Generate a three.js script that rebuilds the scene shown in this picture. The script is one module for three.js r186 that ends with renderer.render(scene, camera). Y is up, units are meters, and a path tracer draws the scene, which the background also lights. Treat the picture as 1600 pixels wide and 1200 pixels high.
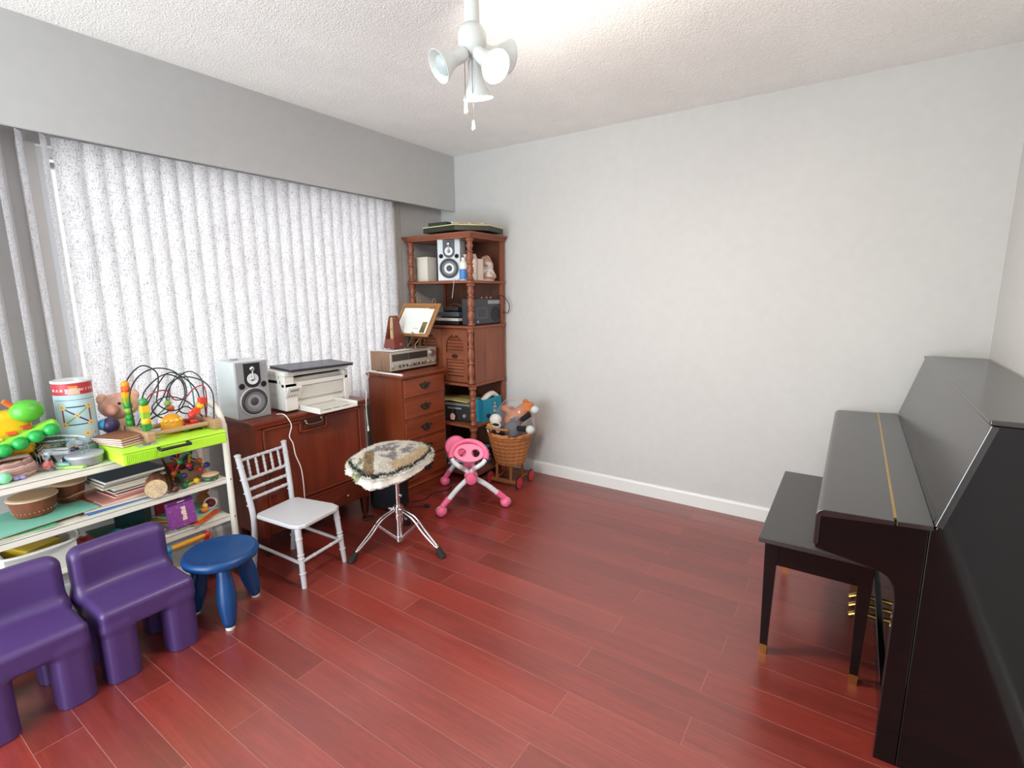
import * as THREE from 'three';
import { mergeGeometries } from 'three/addons/utils/BufferGeometryUtils.js';
import { RoundedBoxGeometry } from 'three/addons/geometries/RoundedBoxGeometry.js';
import { MarchingCubes } from 'three/addons/objects/MarchingCubes.js';
import { RectAreaLightUniformsLib } from 'three/addons/lights/RectAreaLightUniformsLib.js';
RectAreaLightUniformsLib.init();

// ---------------------------------------------------------------- camera, sky, light, exposure
const SKY = 1.0, DAY = 1.0, DAY2 = 9.0, BULB = 3.9;               // sky, daylight in the window, added fill in the unseen door, candela of a burning spot bulb
const scene = new THREE.Scene();
const renderer = new THREE.WebGLRenderer({ antialias: true });
renderer.toneMapping = THREE.LinearToneMapping;
renderer.toneMappingExposure = 1.0;
renderer.shadowMap.enabled = true;
const camera = new THREE.PerspectiveCamera(2 * Math.atan(600 / 788.2) * 180 / Math.PI, 4 / 3, 0.05, 60);
camera.position.set(2.6814, 1.3587, 3.1916);
{
  const rt = new THREE.Vector3(0.82923591, -0.00795426, -0.55884214), up = new THREE.Vector3(-0.09219329, 0.9842544, -0.15081004);
  camera.quaternion.setFromRotationMatrix(new THREE.Matrix4().makeBasis(rt, up, new THREE.Vector3().crossVectors(rt, up)));
}
scene.background = new THREE.Color(1.0, 1.0, 1.0);          // overcast white sky
scene.backgroundIntensity = SKY;
const WIN = { z0: 0.60, z1: 2.46, y0: 0.70, y1: 1.975 };
const daylight = new THREE.RectAreaLight(new THREE.Color(0.9, 0.97, 1.0), DAY, WIN.z1 - WIN.z0, WIN.y1 - WIN.y0);
daylight.position.set(-0.19, (WIN.y0 + WIN.y1) / 2, (WIN.z0 + WIN.z1) / 2);
daylight.lookAt(5, daylight.position.y, daylight.position.z);
scene.add(daylight);
const WIN2 = { x0: -0.02, x1: 1.85, y0: 0.04, y1: 2.08 };      // unseen glazed door, added behind the camera to brighten the room
const daylight2 = new THREE.RectAreaLight(new THREE.Color(0.84, 0.95, 1.0), DAY2, WIN2.x1 - WIN2.x0, WIN2.y1 - WIN2.y0);  // added fill light standing in the unseen door
daylight2.position.set((WIN2.x0 + WIN2.x1) / 2, (WIN2.y0 + WIN2.y1) / 2, 4.54);
daylight2.lookAt(daylight2.position.x, daylight2.position.y, 0);
scene.add(daylight2);

// ---------------------------------------------------------------- helpers
let seed = 7;
const rnd = (a = 1, b) => { seed = (seed * 1664525 + 1013904223) >>> 0; const r = seed / 4294967296; return b === undefined ? r * a : a + r * (b - a); };
const V = (x, y, z) => new THREE.Vector3(x, y, z);
const hash = (x, y) => { let h = (x * 374761393 + y * 668265263) | 0; h = Math.imul(h ^ (h >>> 13), 1274126177); return ((h ^ (h >>> 16)) >>> 0) / 4294967296; };
function vn(x, y, px, py) {                                  // tiling value noise
  const xi = Math.floor(x), yi = Math.floor(y), fx = x - xi, fy = y - yi, s = (t) => t * t * (3 - 2 * t), m = (a, n) => ((a % n) + n) % n;
  const a = hash(m(xi, px), m(yi, py)), b = hash(m(xi + 1, px), m(yi, py)), c = hash(m(xi, px), m(yi + 1, py)), d = hash(m(xi + 1, px), m(yi + 1, py));
  return a + (b - a) * s(fx) + (c - a) * s(fy) + (a - b - c + d) * s(fx) * s(fy);
}
function tex(n, m, f, srgb = true) {
  const d = new Uint8Array(n * m * 4);
  for (let j = 0; j < m; j++) for (let i = 0; i < n; i++) { const c = f(i / n, j / m, i, j), k = 4 * (j * n + i); for (let q = 0; q < 3; q++) d[k + q] = Math.max(0, Math.min(255, c.length ? c[q] : c)); d[k + 3] = 255; }
  const t = new THREE.DataTexture(d, n, m); t.magFilter = t.minFilter = THREE.LinearFilter; t.wrapS = t.wrapT = THREE.RepeatWrapping;
  if (srgb) t.colorSpace = THREE.SRGBColorSpace; t.needsUpdate = true; return t;
}
function print(w, h, draw) {
  const c = document.createElement('canvas'); c.width = w; c.height = h; draw(c.getContext('2d'), w, h);
  const t = new THREE.CanvasTexture(c); t.colorSpace = THREE.SRGBColorSpace; return t;
}
const rep = (t, x, y) => { const c = t.clone(); c.repeat.set(x, y); c.needsUpdate = true; return c; };
const M = (color, roughness = 0.5, o = {}) => new THREE.MeshPhysicalMaterial({ color, roughness, ...o });
const paint = {}; const PL = (color, roughness = 0.45) => paint[color + roughness] ??= M(color, roughness);   // shared plain materials
function prep(g) {
  if (g.index) g = g.toNonIndexed();
  for (const k of Object.keys(g.attributes)) if (!['position', 'normal', 'uv'].includes(k)) g.deleteAttribute(k);
  if (!g.attributes.uv) g.setAttribute('uv', new THREE.BufferAttribute(new Float32Array(g.attributes.position.count * 2), 2));
  g.morphAttributes = {}; g.clearGroups(); return g;
}
function muv(g, along = 'y') {                               // texture coordinates in metres, grain along an axis of the object
  const p = g.attributes.position, uv = g.attributes.uv, A = V(), B = V(), C = V(), ax = 'xyz'.indexOf(along);
  for (let i = 0; i < p.count; i += 3) {
    A.fromBufferAttribute(p, i); B.fromBufferAttribute(p, i + 1).sub(A); C.fromBufferAttribute(p, i + 2).sub(A); B.cross(C);
    const n = [Math.abs(B.x), Math.abs(B.y), Math.abs(B.z)], k = n.indexOf(Math.max(...n));
    let [a, b] = [0, 1, 2].filter((q) => q !== k); if (a === ax) [a, b] = [b, a];
    for (let q = 0; q < 3; q++) { const w = [p.getX(i + q), p.getY(i + q), p.getZ(i + q)]; uv.setXY(i + q, w[a] + 0.37 * w[k], w[b]); }
  }
  return g;
}
const merge = (gs) => { gs = (Array.isArray(gs) ? gs : [gs]).map(prep); return gs.length > 1 ? mergeGeometries(gs) : gs[0]; };
function mesh(name, gs, m, parent, along) {
  let g = merge(gs); if (along) muv(g, along);
  const o = new THREE.Mesh(g, m); o.name = name; o.castShadow = o.receiveShadow = true; (parent ?? scene).add(o); return o;
}
const taken = {};
const numbered = (n) => { const k = taken[n] = (taken[n] ?? -1) + 1; return k ? `${n}_${String(k).padStart(3, '0')}` : n; };
function tag(o, label, category, group) { o.userData = { label, category, ...(group ? { group } : {}) }; return o; }
function thing(name, label, category, pos = [0, 0, 0], turn = 0, group) {
  const o = new THREE.Group(); o.name = numbered(name); o.position.set(...pos); o.rotation.y = turn; scene.add(o); return tag(o, label, category, group);
}
function one(name, label, category, gs, m, pos = [0, 0, 0], turn = 0, group, along) {
  const o = mesh(numbered(name), gs, m, scene, along); o.position.set(...pos); o.rotation.y = turn; return tag(o, label, category, group);
}
function struct(name, gs, m, along) { const o = mesh(name, gs, m, scene, along); o.userData.kind = 'structure'; return o; }
const box = (x0, x1, y0, y1, z0, z1, r = 0) => {
  const w = x1 - x0, h = y1 - y0, d = z1 - z0, rr = Math.min(r, 0.49 * Math.min(w, h, d));
  return (r ? new RoundedBoxGeometry(w, h, d, 2, rr) : new THREE.BoxGeometry(w, h, d)).translate((x0 + x1) / 2, (y0 + y1) / 2, (z0 + z1) / 2);
};
const cbox = (x, y, z, w, h, d, r = 0) => box(x - w / 2, x + w / 2, y - h / 2, y + h / 2, z - d / 2, z + d / 2, r);
function bar(a, b, r1, r2 = r1, seg = 12) {
  a = V(...a); b = V(...b); const d = b.clone().sub(a), g = new THREE.CylinderGeometry(r2, r1, d.length(), seg, 1);
  g.applyQuaternion(new THREE.Quaternion().setFromUnitVectors(V(0, 1, 0), d.clone().normalize())); return g.translate((a.x + b.x) / 2, (a.y + b.y) / 2, (a.z + b.z) / 2);
}
const tube = (pts, r, seg = 32, rs = 8, closed = false) => new THREE.TubeGeometry(new THREE.CatmullRomCurve3(pts.map((p) => V(...p)), closed, 'centripetal'), seg, r, rs, closed);
const lathe = (pts, seg = 24) => new THREE.LatheGeometry(pts.map(([r, y]) => new THREE.Vector2(Math.max(r, 0), y)), seg);
const ball = (x, y, z, r, sx = 1, sy = 1, sz = 1, n = 20) => new THREE.SphereGeometry(r, n, Math.round(n * 0.7)).scale(sx, sy, sz).translate(x, y, z);
const ring = (R, r, n = 24, k = 8) => new THREE.TorusGeometry(R, r, k, n);
function extrude(pts, depth, bevel = 0, seg = 2) {           // outline in x, y; solid from z = 0 to depth
  const s = new THREE.Shape(pts.map(([x, y]) => new THREE.Vector2(x, y)));
  return new THREE.ExtrudeGeometry(s, { depth: depth - 2 * bevel, bevelEnabled: bevel > 0, bevelSize: bevel, bevelThickness: bevel, bevelOffset: -bevel, bevelSegments: seg, curveSegments: 12 }).translate(0, 0, bevel);
}
const aim = (g, d) => g.applyQuaternion(new THREE.Quaternion().setFromUnitVectors(V(0, 1, 0), V(...d).normalize()));
// signed-distance modelling, meshed with marching cubes
const len = Math.hypot, smin = (a, b, k) => { const h = Math.max(k - Math.abs(a - b), 0) / k; return Math.min(a, b) - h * h * k * 0.25; };
const sdBox = (x, y, z, cx, cy, cz, hx, hy, hz, r) => { const a = Math.abs(x - cx) - hx + r, b = Math.abs(y - cy) - hy + r, c = Math.abs(z - cz) - hz + r; return len(Math.max(a, 0), Math.max(b, 0), Math.max(c, 0)) + Math.min(Math.max(a, b, c), 0) - r; };
const sdCap = (p, a, b, r1, r2) => { const ba = [b[0] - a[0], b[1] - a[1], b[2] - a[2]], pa = [p[0] - a[0], p[1] - a[1], p[2] - a[2]], t = Math.max(0, Math.min(1, (pa[0] * ba[0] + pa[1] * ba[1] + pa[2] * ba[2]) / (ba[0] ** 2 + ba[1] ** 2 + ba[2] ** 2 || 1))); return len(pa[0] - t * ba[0], pa[1] - t * ba[1], pa[2] - t * ba[2]) - r1 - t * (r2 - r1); };
function sdf(f, c, half, res) {                              // the surface f = 0 inside the cube of half size round c
  const mc = new MarchingCubes(res, new THREE.MeshBasicMaterial(), false, false, 200000); mc.isolation = 0; mc.reset();
  const at = (i) => (i - res / 2) / (res / 2) * half;
  for (let k = 0; k < res; k++) for (let j = 0; j < res; j++) for (let i = 0; i < res; i++) mc.field[i + j * res + k * res * res] = -f(c[0] + at(i), c[1] + at(j), c[2] + at(k));
  mc.update();
  const n = mc.count ?? mc.geometry.drawRange.count, P = mc.positionArray.slice(0, n * 3), N = mc.normalArray.slice(0, n * 3), e = half / 400;
  for (let i = 0; i < n; i++) {
    for (let q = 0; q < 3; q++) P[3 * i + q] = P[3 * i + q] * half + c[q];
    const [x, y, z] = [P[3 * i], P[3 * i + 1], P[3 * i + 2]], nx = f(x + e, y, z) - f(x - e, y, z), ny = f(x, y + e, z) - f(x, y - e, z), nz = f(x, y, z + e) - f(x, y, z - e), l = len(nx, ny, nz) || 1;
    N[3 * i] = nx / l; N[3 * i + 1] = ny / l; N[3 * i + 2] = nz / l;
  }
  const g = new THREE.BufferGeometry(); g.setAttribute('position', new THREE.BufferAttribute(P, 3)); g.setAttribute('normal', new THREE.BufferAttribute(N, 3));
  g.setAttribute('uv', new THREE.BufferAttribute(new Float32Array(n * 2), 2)); return g;
}
function split(g, which) {                                   // triangles of g by the part that which(centroid) names
  const p = g.attributes.position, out = {};
  for (let i = 0; i < p.count; i += 3) {
    const k = which((p.getX(i) + p.getX(i + 1) + p.getX(i + 2)) / 3, (p.getY(i) + p.getY(i + 1) + p.getY(i + 2)) / 3, (p.getZ(i) + p.getZ(i + 1) + p.getZ(i + 2)) / 3);
    (out[k] ??= []).push(i, i + 1, i + 2);
  }
  return Object.fromEntries(Object.entries(out).map(([k, ids]) => {
    const q = new THREE.BufferGeometry();
    for (const a of ['position', 'normal', 'uv']) { const s = g.attributes[a], w = s.itemSize, d = new Float32Array(ids.length * w); ids.forEach((id, n) => { for (let c = 0; c < w; c++) d[n * w + c] = s.array[id * w + c]; }); q.setAttribute(a, new THREE.BufferAttribute(d, w)); }
    return [k, q];
  }));
}
const tint = (g, f) => { const p = g.attributes.position, c = new Float32Array(p.count * 3), q = new THREE.Color(); for (let i = 0; i < p.count; i++) { q.set(f(p.getX(i), p.getY(i), p.getZ(i))); c.set([q.r, q.g, q.b], 3 * i); } g.setAttribute('color', new THREE.BufferAttribute(c, 3)); return g; };

// ---------------------------------------------------------------- textures and materials
const woodTex = tex(512, 1024, (u, v) => {                   // neutral grain along v, times a material's colour
  const w = vn(u * 8, v * 2, 8, 2) * 0.6, a = vn((u + 0.03 * w) * 90, v * 5, 90, 5), b = vn(u * 230, v * 14, 230, 14), c = vn(u * 14 + w, v * 3, 14, 3);
  const k = 180 + 26 * (a - 0.5) + 18 * (b - 0.5) + 34 * (c - 0.5); return [k + 14, k + 4, k];
});
const wood = (hex, rough = 0.4, sx = 2.2, sy = 1.1, o = {}) => M(hex, rough, { map: rep(woodTex, sx, sy), ...o });
const redWood = wood('#8e3a1c', 0.34), redWoodDark = wood('#6c2c18', 0.34), chestWood = wood('#ae562f', 0.34), etagWood = wood('#b06a4a', 0.4), paleWood = wood('#e9c79a', 0.5), oakWood = wood('#d09a5c', 0.5);
const speck = tex(256, 256, (u, v, i, j) => { const h = hash(i, j), k = 128 + 90 * (vn(u * 40, v * 40, 40, 40) - 0.5) + 70 * (h - 0.5); return [k, k, k]; }, false);
const wallTex = tex(256, 256, (u, v, i, j) => { const k = 250 + 5 * (vn(u * 5, v * 5, 5, 5) - 0.5) + 4 * (vn(u * 60, v * 60, 60, 60) - 0.5); return [k, k, k]; });
const wallMat = M('#c5c4c2', 0.75, { map: rep(wallTex, 0.5, 0.5), bumpMap: rep(speck, 3, 3), bumpScale: 0.0004 });
const pelmetMat = M('#c2c2c1', 0.7, { map: rep(wallTex, 0.5, 0.5) });
const trimMat = M('#d9d8d5', 0.35);
const ceilBump = tex(512, 512, (u, v) => { const a = vn(u * 150, v * 150, 150, 150), b = vn(u * 70, v * 70, 70, 70), c = vn(u * 260, v * 260, 260, 260), k = Math.pow(a, 1.6) * 170 + b * 50 + c * 35; return [k, k, k]; }, false);
const ceilTex = tex(512, 512, (u, v) => { const a = vn(u * 150, v * 150, 150, 150), b = vn(u * 6, v * 6, 6, 6), k = 246 + 12 * (a - 0.5) + 5 * (b - 0.5); return [k, k, k - 2]; });
const ceilMat = M('#fdfcfa', 0.95, { map: rep(ceilTex, 1.7, 1.7), bumpMap: rep(ceilBump, 1.7, 1.7), bumpScale: 0.0028 });
const chrome = M('#d8d8da', 0.15, { metalness: 1 }), steel = M('#b9bbbd', 0.35, { metalness: 1 }), brass = M('#c9a35a', 0.28, { metalness: 1 });
const black = M('#141416', 0.5), rubber = M('#161616', 0.8), white = M('#ecebe8', 0.4), silver = M('#a6a8ab', 0.4, { metalness: 0.4 });
const clear = M('#ffffff', 0.05, { transmission: 1, thickness: 0, ior: 1.35, side: THREE.DoubleSide });
const bagMat = M('#f4f6f8', 0.12, { transmission: 0.8, thickness: 0, side: THREE.DoubleSide });

// ================================================================ THE ROOM
const RX0 = -0.15, RX1 = 3.22, RZ1 = 4.5, RH = 2.4;
{ // floor: a base that shows pale in the joints, planks one by one along x
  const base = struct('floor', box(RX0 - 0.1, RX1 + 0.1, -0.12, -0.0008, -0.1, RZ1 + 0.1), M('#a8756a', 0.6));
  const grain = tex(512, 1024, (u, v) => {
    const w = vn(u * 6, v * 2, 6, 2), a = vn((u + 0.05 * w) * 60, v * 7, 60, 7), b = vn(u * 170, v * 26, 170, 26), c = vn(u * 9 + w, v * 3, 9, 3), d = vn(u * 30, v * 60, 30, 60);
    const k = 0.62 + 0.3 * (a - 0.5) + 0.22 * (b - 0.5) + 0.26 * (c - 0.5) + 0.1 * (d - 0.5); return [96 + 58 * k, 33 + 30 * k, 27 + 25 * k];
  });
  const mats = ['#ffffff', '#f0e6e4', '#ffeae4', '#e6dcda'].map((c) => M(c, 0.3, { ior: 2.0, map: rep(grain, 2.4, 0.7), bumpMap: rep(grain, 2.4, 0.7), bumpScale: 0.00012 }));
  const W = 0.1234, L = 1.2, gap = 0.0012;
  for (let k = -1; ; k++) {
    const z0 = Math.max(0, 0.0894 + W * k), z1 = Math.min(RZ1, 0.0894 + W * (k + 1)); if (z0 >= RZ1 - 0.01) break;
    let x = (((k % 2) + 2) % 2 ? 1.16 : 0.76) + rnd(-0.02, 0.02) - L * 2;
    for (; x < RX1; x += L) {
      const a = Math.max(RX0, x), b = Math.min(RX1, x + L); if (b - a < 0.02) continue;
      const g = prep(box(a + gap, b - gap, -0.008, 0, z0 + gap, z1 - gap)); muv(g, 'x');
      const du = rnd(1), dv = rnd(1), uv = g.attributes.uv; for (let i = 0; i < uv.count; i++) uv.setXY(i, uv.getX(i) + du, uv.getY(i) + dv);
      const o = new THREE.Mesh(g, mats[Math.floor(rnd(4))]); o.name = 'plank'; o.castShadow = o.receiveShadow = true; base.add(o);
    }
  }
}
const wallWithHole = (h) => {                                // in z (as x) and y, extruded along x
  const s = new THREE.Shape([[-0.1, 0], [RZ1 + 0.1, 0], [RZ1 + 0.1, RH + 0.1], [-0.1, RH + 0.1]].map((p) => new THREE.Vector2(...p)));
  s.holes.push(new THREE.Path([[h.z0, h.y0], [h.z0, h.y1], [h.z1, h.y1], [h.z1, h.y0]].map((p) => new THREE.Vector2(...p))));
  return new THREE.ExtrudeGeometry(s, { depth: 0.12, bevelEnabled: false }).rotateY(-Math.PI / 2);
};
struct('wall_left', wallWithHole(WIN).translate(RX0, 0, 0), wallMat, 'y');
struct('wall_back', box(RX0, RX1 + 0.1, 0, RH + 0.1, -0.1, 0), wallMat, 'y');
struct('wall_right', box(RX1, RX1 + 0.1, 0, RH + 0.1, 0, RZ1 + 0.1), wallMat, 'y');
{
  const s = new THREE.Shape([[RX0, 0], [RX1, 0], [RX1, RH + 0.1], [RX0, RH + 0.1]].map((p) => new THREE.Vector2(...p))), h = WIN2;
  s.holes.push(new THREE.Path([[h.x0, h.y0], [h.x0, h.y1], [h.x1, h.y1], [h.x1, h.y0]].map((p) => new THREE.Vector2(...p))));
  struct('wall_front', new THREE.ExtrudeGeometry(s, { depth: 0.1, bevelEnabled: false }).translate(0, 0, RZ1), wallMat, 'y');
  const g = new THREE.Group(); g.name = 'door_1'; g.userData.kind = 'structure'; scene.add(g);  // unseen door, added as an opening for the fill light
  const z0 = RZ1 + 0.055, z1 = RZ1 + 0.095, f = 0.035, xm = (h.x0 + h.x1) / 2;
  mesh('added_door_frame', [box(h.x0, h.x1, h.y0, h.y0 + f, z0, z1), box(h.x0, h.x1, h.y1 - f, h.y1, z0, z1), box(h.x0, h.x0 + f, h.y0 + f, h.y1 - f, z0, z1), box(h.x1 - f, h.x1, h.y0 + f, h.y1 - f, z0, z1), box(xm - f / 2, xm + f / 2, h.y0 + f, h.y1 - f, z0, z1)], M('#e4e6e8', 0.4), g);
  for (const [a, b] of [[h.x0 + f, xm - f / 2], [xm + f / 2, h.x1 - f]]) mesh('pane', box(a, b, h.y0 + f, h.y1 - f, RZ1 + 0.072, RZ1 + 0.076), clear, g);
  mesh('threshold', box(h.x0, h.x1, 0.002, h.y0, RZ1 - 0.004, RZ1 + 0.05), trimMat, g);
}
struct('ceiling', box(RX0 - 0.12, RX1 + 0.1, RH, RH + 0.1, -0.1, RZ1 + 0.1), ceilMat, 'x');
struct('trim_1', box(-0.02, 0, 1.9925, RH, 0, RZ1), pelmetMat, 'z');           // pelmet board over the blinds
const skirt = [[0, 0], [0.012, 0], [0.012, 0.075], [0.009, 0.086], [0.004, 0.09], [0, 0.09]];
struct('baseboard_back', extrude(skirt, RX1 - RX0).rotateY(Math.PI / 2).rotateY(Math.PI).translate(RX1, 0, 0).scale(1, 1, 1), trimMat);
struct('baseboard_right', extrude(skirt.map(([a, b]) => [-a, b]), RZ1).translate(RX1, 0, 0), trimMat);
struct('baseboard_left', extrude(skirt, RZ1).translate(RX0, 0, 0), trimMat);
{ // the window
  const g = new THREE.Group(); g.name = 'window_1'; g.userData.kind = 'structure'; scene.add(g);
  const { z0, z1, y0, y1 } = WIN, x0 = -0.245, x1 = -0.195, zm = (z0 + z1) / 2, f = 0.035;
  mesh('window_frame', [box(x0, x1, y0, y0 + f, z0, z1), box(x0, x1, y1 - f, y1, z0, z1), box(x0, x1, y0 + f, y1 - f, z0, z0 + f), box(x0, x1, y0 + f, y1 - f, z1 - f, z1), box(x0, x1, y0 + f, y1 - f, zm - f / 2, zm + f / 2)], M('#e4e6e8', 0.4), g);
  mesh('transom', box(x0 + 0.005, x1 - 0.005, y1 - 0.075, y1 - 0.055, z0 + f, z1 - f), M('#9aa0a6', 0.4), g);
  for (const [a, b] of [[z0 + f, zm - f / 2], [zm + f / 2, z1 - f]]) mesh('pane', box(-0.222, -0.218, y0 + f, y1 - f, a, b), clear, g);
  mesh('window_sill', box(-0.2, RX0 + 0.02, y0 - 0.025, y0, z0 - 0.03, z1 + 0.03, 0.004), trimMat, g);
  mesh('casing', [box(RX0, RX0 + 0.012, y0 - 0.02, y1, z0 - 0.085, z0), box(RX0, RX0 + 0.012, y0 - 0.02, y1, z1, z1 + 0.06)], trimMat, g);
}
{ // vertical blind: head rail and every slat
  const b = thing('vertical_blind', 'vertical blind of grey flecked fabric slats hanging below the pelmet across the window', 'blind');
  mesh('head_rail', box(-0.115, -0.08, 2.02, 2.06, 0.5, 3.3, 0.003), white, b);
  const weave = tex(1024, 1024, (u, v, i, j) => {             // pale linen with dark threads running both ways
    const h = vn(u * 220, v * 60, 220, 60), q = vn(u * 70, v * 330, 70, 330), d = hash(i >> 1, j >> 1), c = vn(u * 9, v * 9, 9, 9);
    const k = 232 + 14 * (hash(i, j) - 0.5) - 66 * Math.max(0, h - 0.64) / 0.36 - 66 * Math.max(0, q - 0.66) / 0.34 - (d > 0.95 ? 40 : 0) + 12 * (c - 0.5);
    return [k, k - 2, k];
  });
  const fabric = M('#ffffff', 1, { map: rep(weave, 4, 1.2), transmission: 0.5, thickness: 0, side: THREE.DoubleSide, specularIntensity: 0.1 });
  const w = 0.095, y0 = 0.60, y1 = 2.0, N = 8;
  const slat = () => {
    const P = [], Nn = [], U = [], I = []; const du = rnd(1), dv = rnd(1);
    for (let i = 0; i <= N; i++) {
      const t = i / N - 0.5, z = t * w, x = 0.007 * (1 - 4 * t * t), n = V(1, 0, 0.056 * t / w).normalize();
      for (const y of [y0, y1]) { P.push(x, y, z); Nn.push(n.x, 0, n.z); U.push(z + du, y + dv); }
    }
    for (let i = 0; i < N; i++) { const a = 2 * i; I.push(a, a + 1, a + 2, a + 2, a + 1, a + 3); }
    const g = new THREE.BufferGeometry(); g.setAttribute('position', new THREE.Float32BufferAttribute(P, 3)); g.setAttribute('normal', new THREE.Float32BufferAttribute(Nn, 3)); g.setAttribute('uv', new THREE.Float32BufferAttribute(U, 2)); g.setIndex(I); return g;
  };
  for (let k = 0; k < 37; k++) {
    const z = 0.625 + 0.0727 * k, open = z > 2.44, o = mesh('slat', slat(), fabric, b);
    o.position.set(-0.098, 0, z); o.rotation.y = open ? 1.15 + rnd(-0.05, 0.05) : -0.19 + rnd(-0.05, 0.05);
  }
  const cord = M('#6b5f58', 0.7);
  for (const [z, x] of [[0.545, -0.09], [0.515, -0.085]]) mesh('cord', bar([x, 0.85, z], [x, 2.02, z], 0.0018, 0.0018, 6), cord, b);
}

// ================================================================ CEILING LIGHT
{
  const B = V(1.6, 2.12, 1.8), R = V(0.829, 0, -0.559), F = V(-0.559, 0, -0.829);      // right and away as seen from the doorway side
  const t = thing('ceiling_spotlight', 'white ceiling light with four bell shaped spots and two pull chains', 'ceiling light', [B.x, B.y, B.z]);
  const enamel = M('#dfe3e0', 0.35), inner = M('#eef0ea', 0.4);
  mesh('canopy', lathe([[0, 0.28], [0.075, 0.28], [0.075, 0.25], [0.05, 0.2], [0.024, 0.19], [0.024, 0.06], [0, 0.06]]), enamel, t);
  mesh('hub', lathe([[0, 0.07], [0.03, 0.068], [0.045, 0.045], [0.045, 0.012], [0.03, -0.012], [0.012, -0.022], [0.008, -0.034], [0, -0.036]]), enamel, t);
  const dirs = [[-0.105, -0.075, -0.06, 0], [0.016, -0.15, 0.03, 1], [0.075, -0.082, -0.08, 1], [0.13, 0.012, 0.09, 0.45]];  // the last spot burns low, its light added to brighten the ceiling
  for (const [r, u, f, lit] of dirs) {
    const d = R.clone().multiplyScalar(r).add(F.clone().multiplyScalar(f)).add(V(0, u, 0)).normalize(), a = [d.x, d.y, d.z];
    const s = mesh('shade', aim(lathe([[0.018, 0.03], [0.026, 0.034], [0.029, 0.045], [0.03, 0.085], [0.036, 0.105], [0.05, 0.128], [0.06, 0.142], [0.064, 0.15], [0.066, 0.154], [0.062, 0.154], [0.056, 0.143], [0.044, 0.125], [0.03, 0.104], [0.026, 0.085], [0.024, 0.05], [0, 0.048]], 32).scale(0.76, 0.9, 0.76), a), enamel, t);
    const bulb = lathe([[0, 0.05], [0.014, 0.052], [0.015, 0.075], [0.03, 0.105], [0.041, 0.13], [0.042, 0.14], [0.034, 0.149], [0.018, 0.155], [0, 0.157]]).scale(0.72, 0.88, 0.72);
    if (lit) {
      mesh('bulb', aim(bulb, a), M('#fff4e0', 0.3, { emissive: '#ffe9c8', emissiveIntensity: 9 }), s);
      const l = new THREE.PointLight('#fff4e8', BULB * lit, 0, 2); l.position.copy(B).addScaledVector(d, 0.122); l.castShadow = true; l.shadow.radius = 1.1; scene.add(l);
    } else mesh('bulb', aim(bulb, a), M('#b9c4c4', 0.25), s);
  }
  for (const [x, z, y, h] of [[-0.012, 0.026, -0.15, 0.045], [0.008, 0.014, -0.215, 0.03]]) {
    const c = mesh('pull_chain', bar([x, -0.02, z], [x, y, z], 0.0011, 0.0011, 6), M('#8d8473', 0.4, { metalness: 0.6 }), t);
    mesh('pull_knob', lathe([[0, 0], [0.003, 0], [0.0045, -h * 0.4], [0.0062, -h * 0.75], [0.005, -h * 0.95], [0, -h]], 12).translate(x, y, z), M('#f2efe4', 0.4), c);
  }
}
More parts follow.
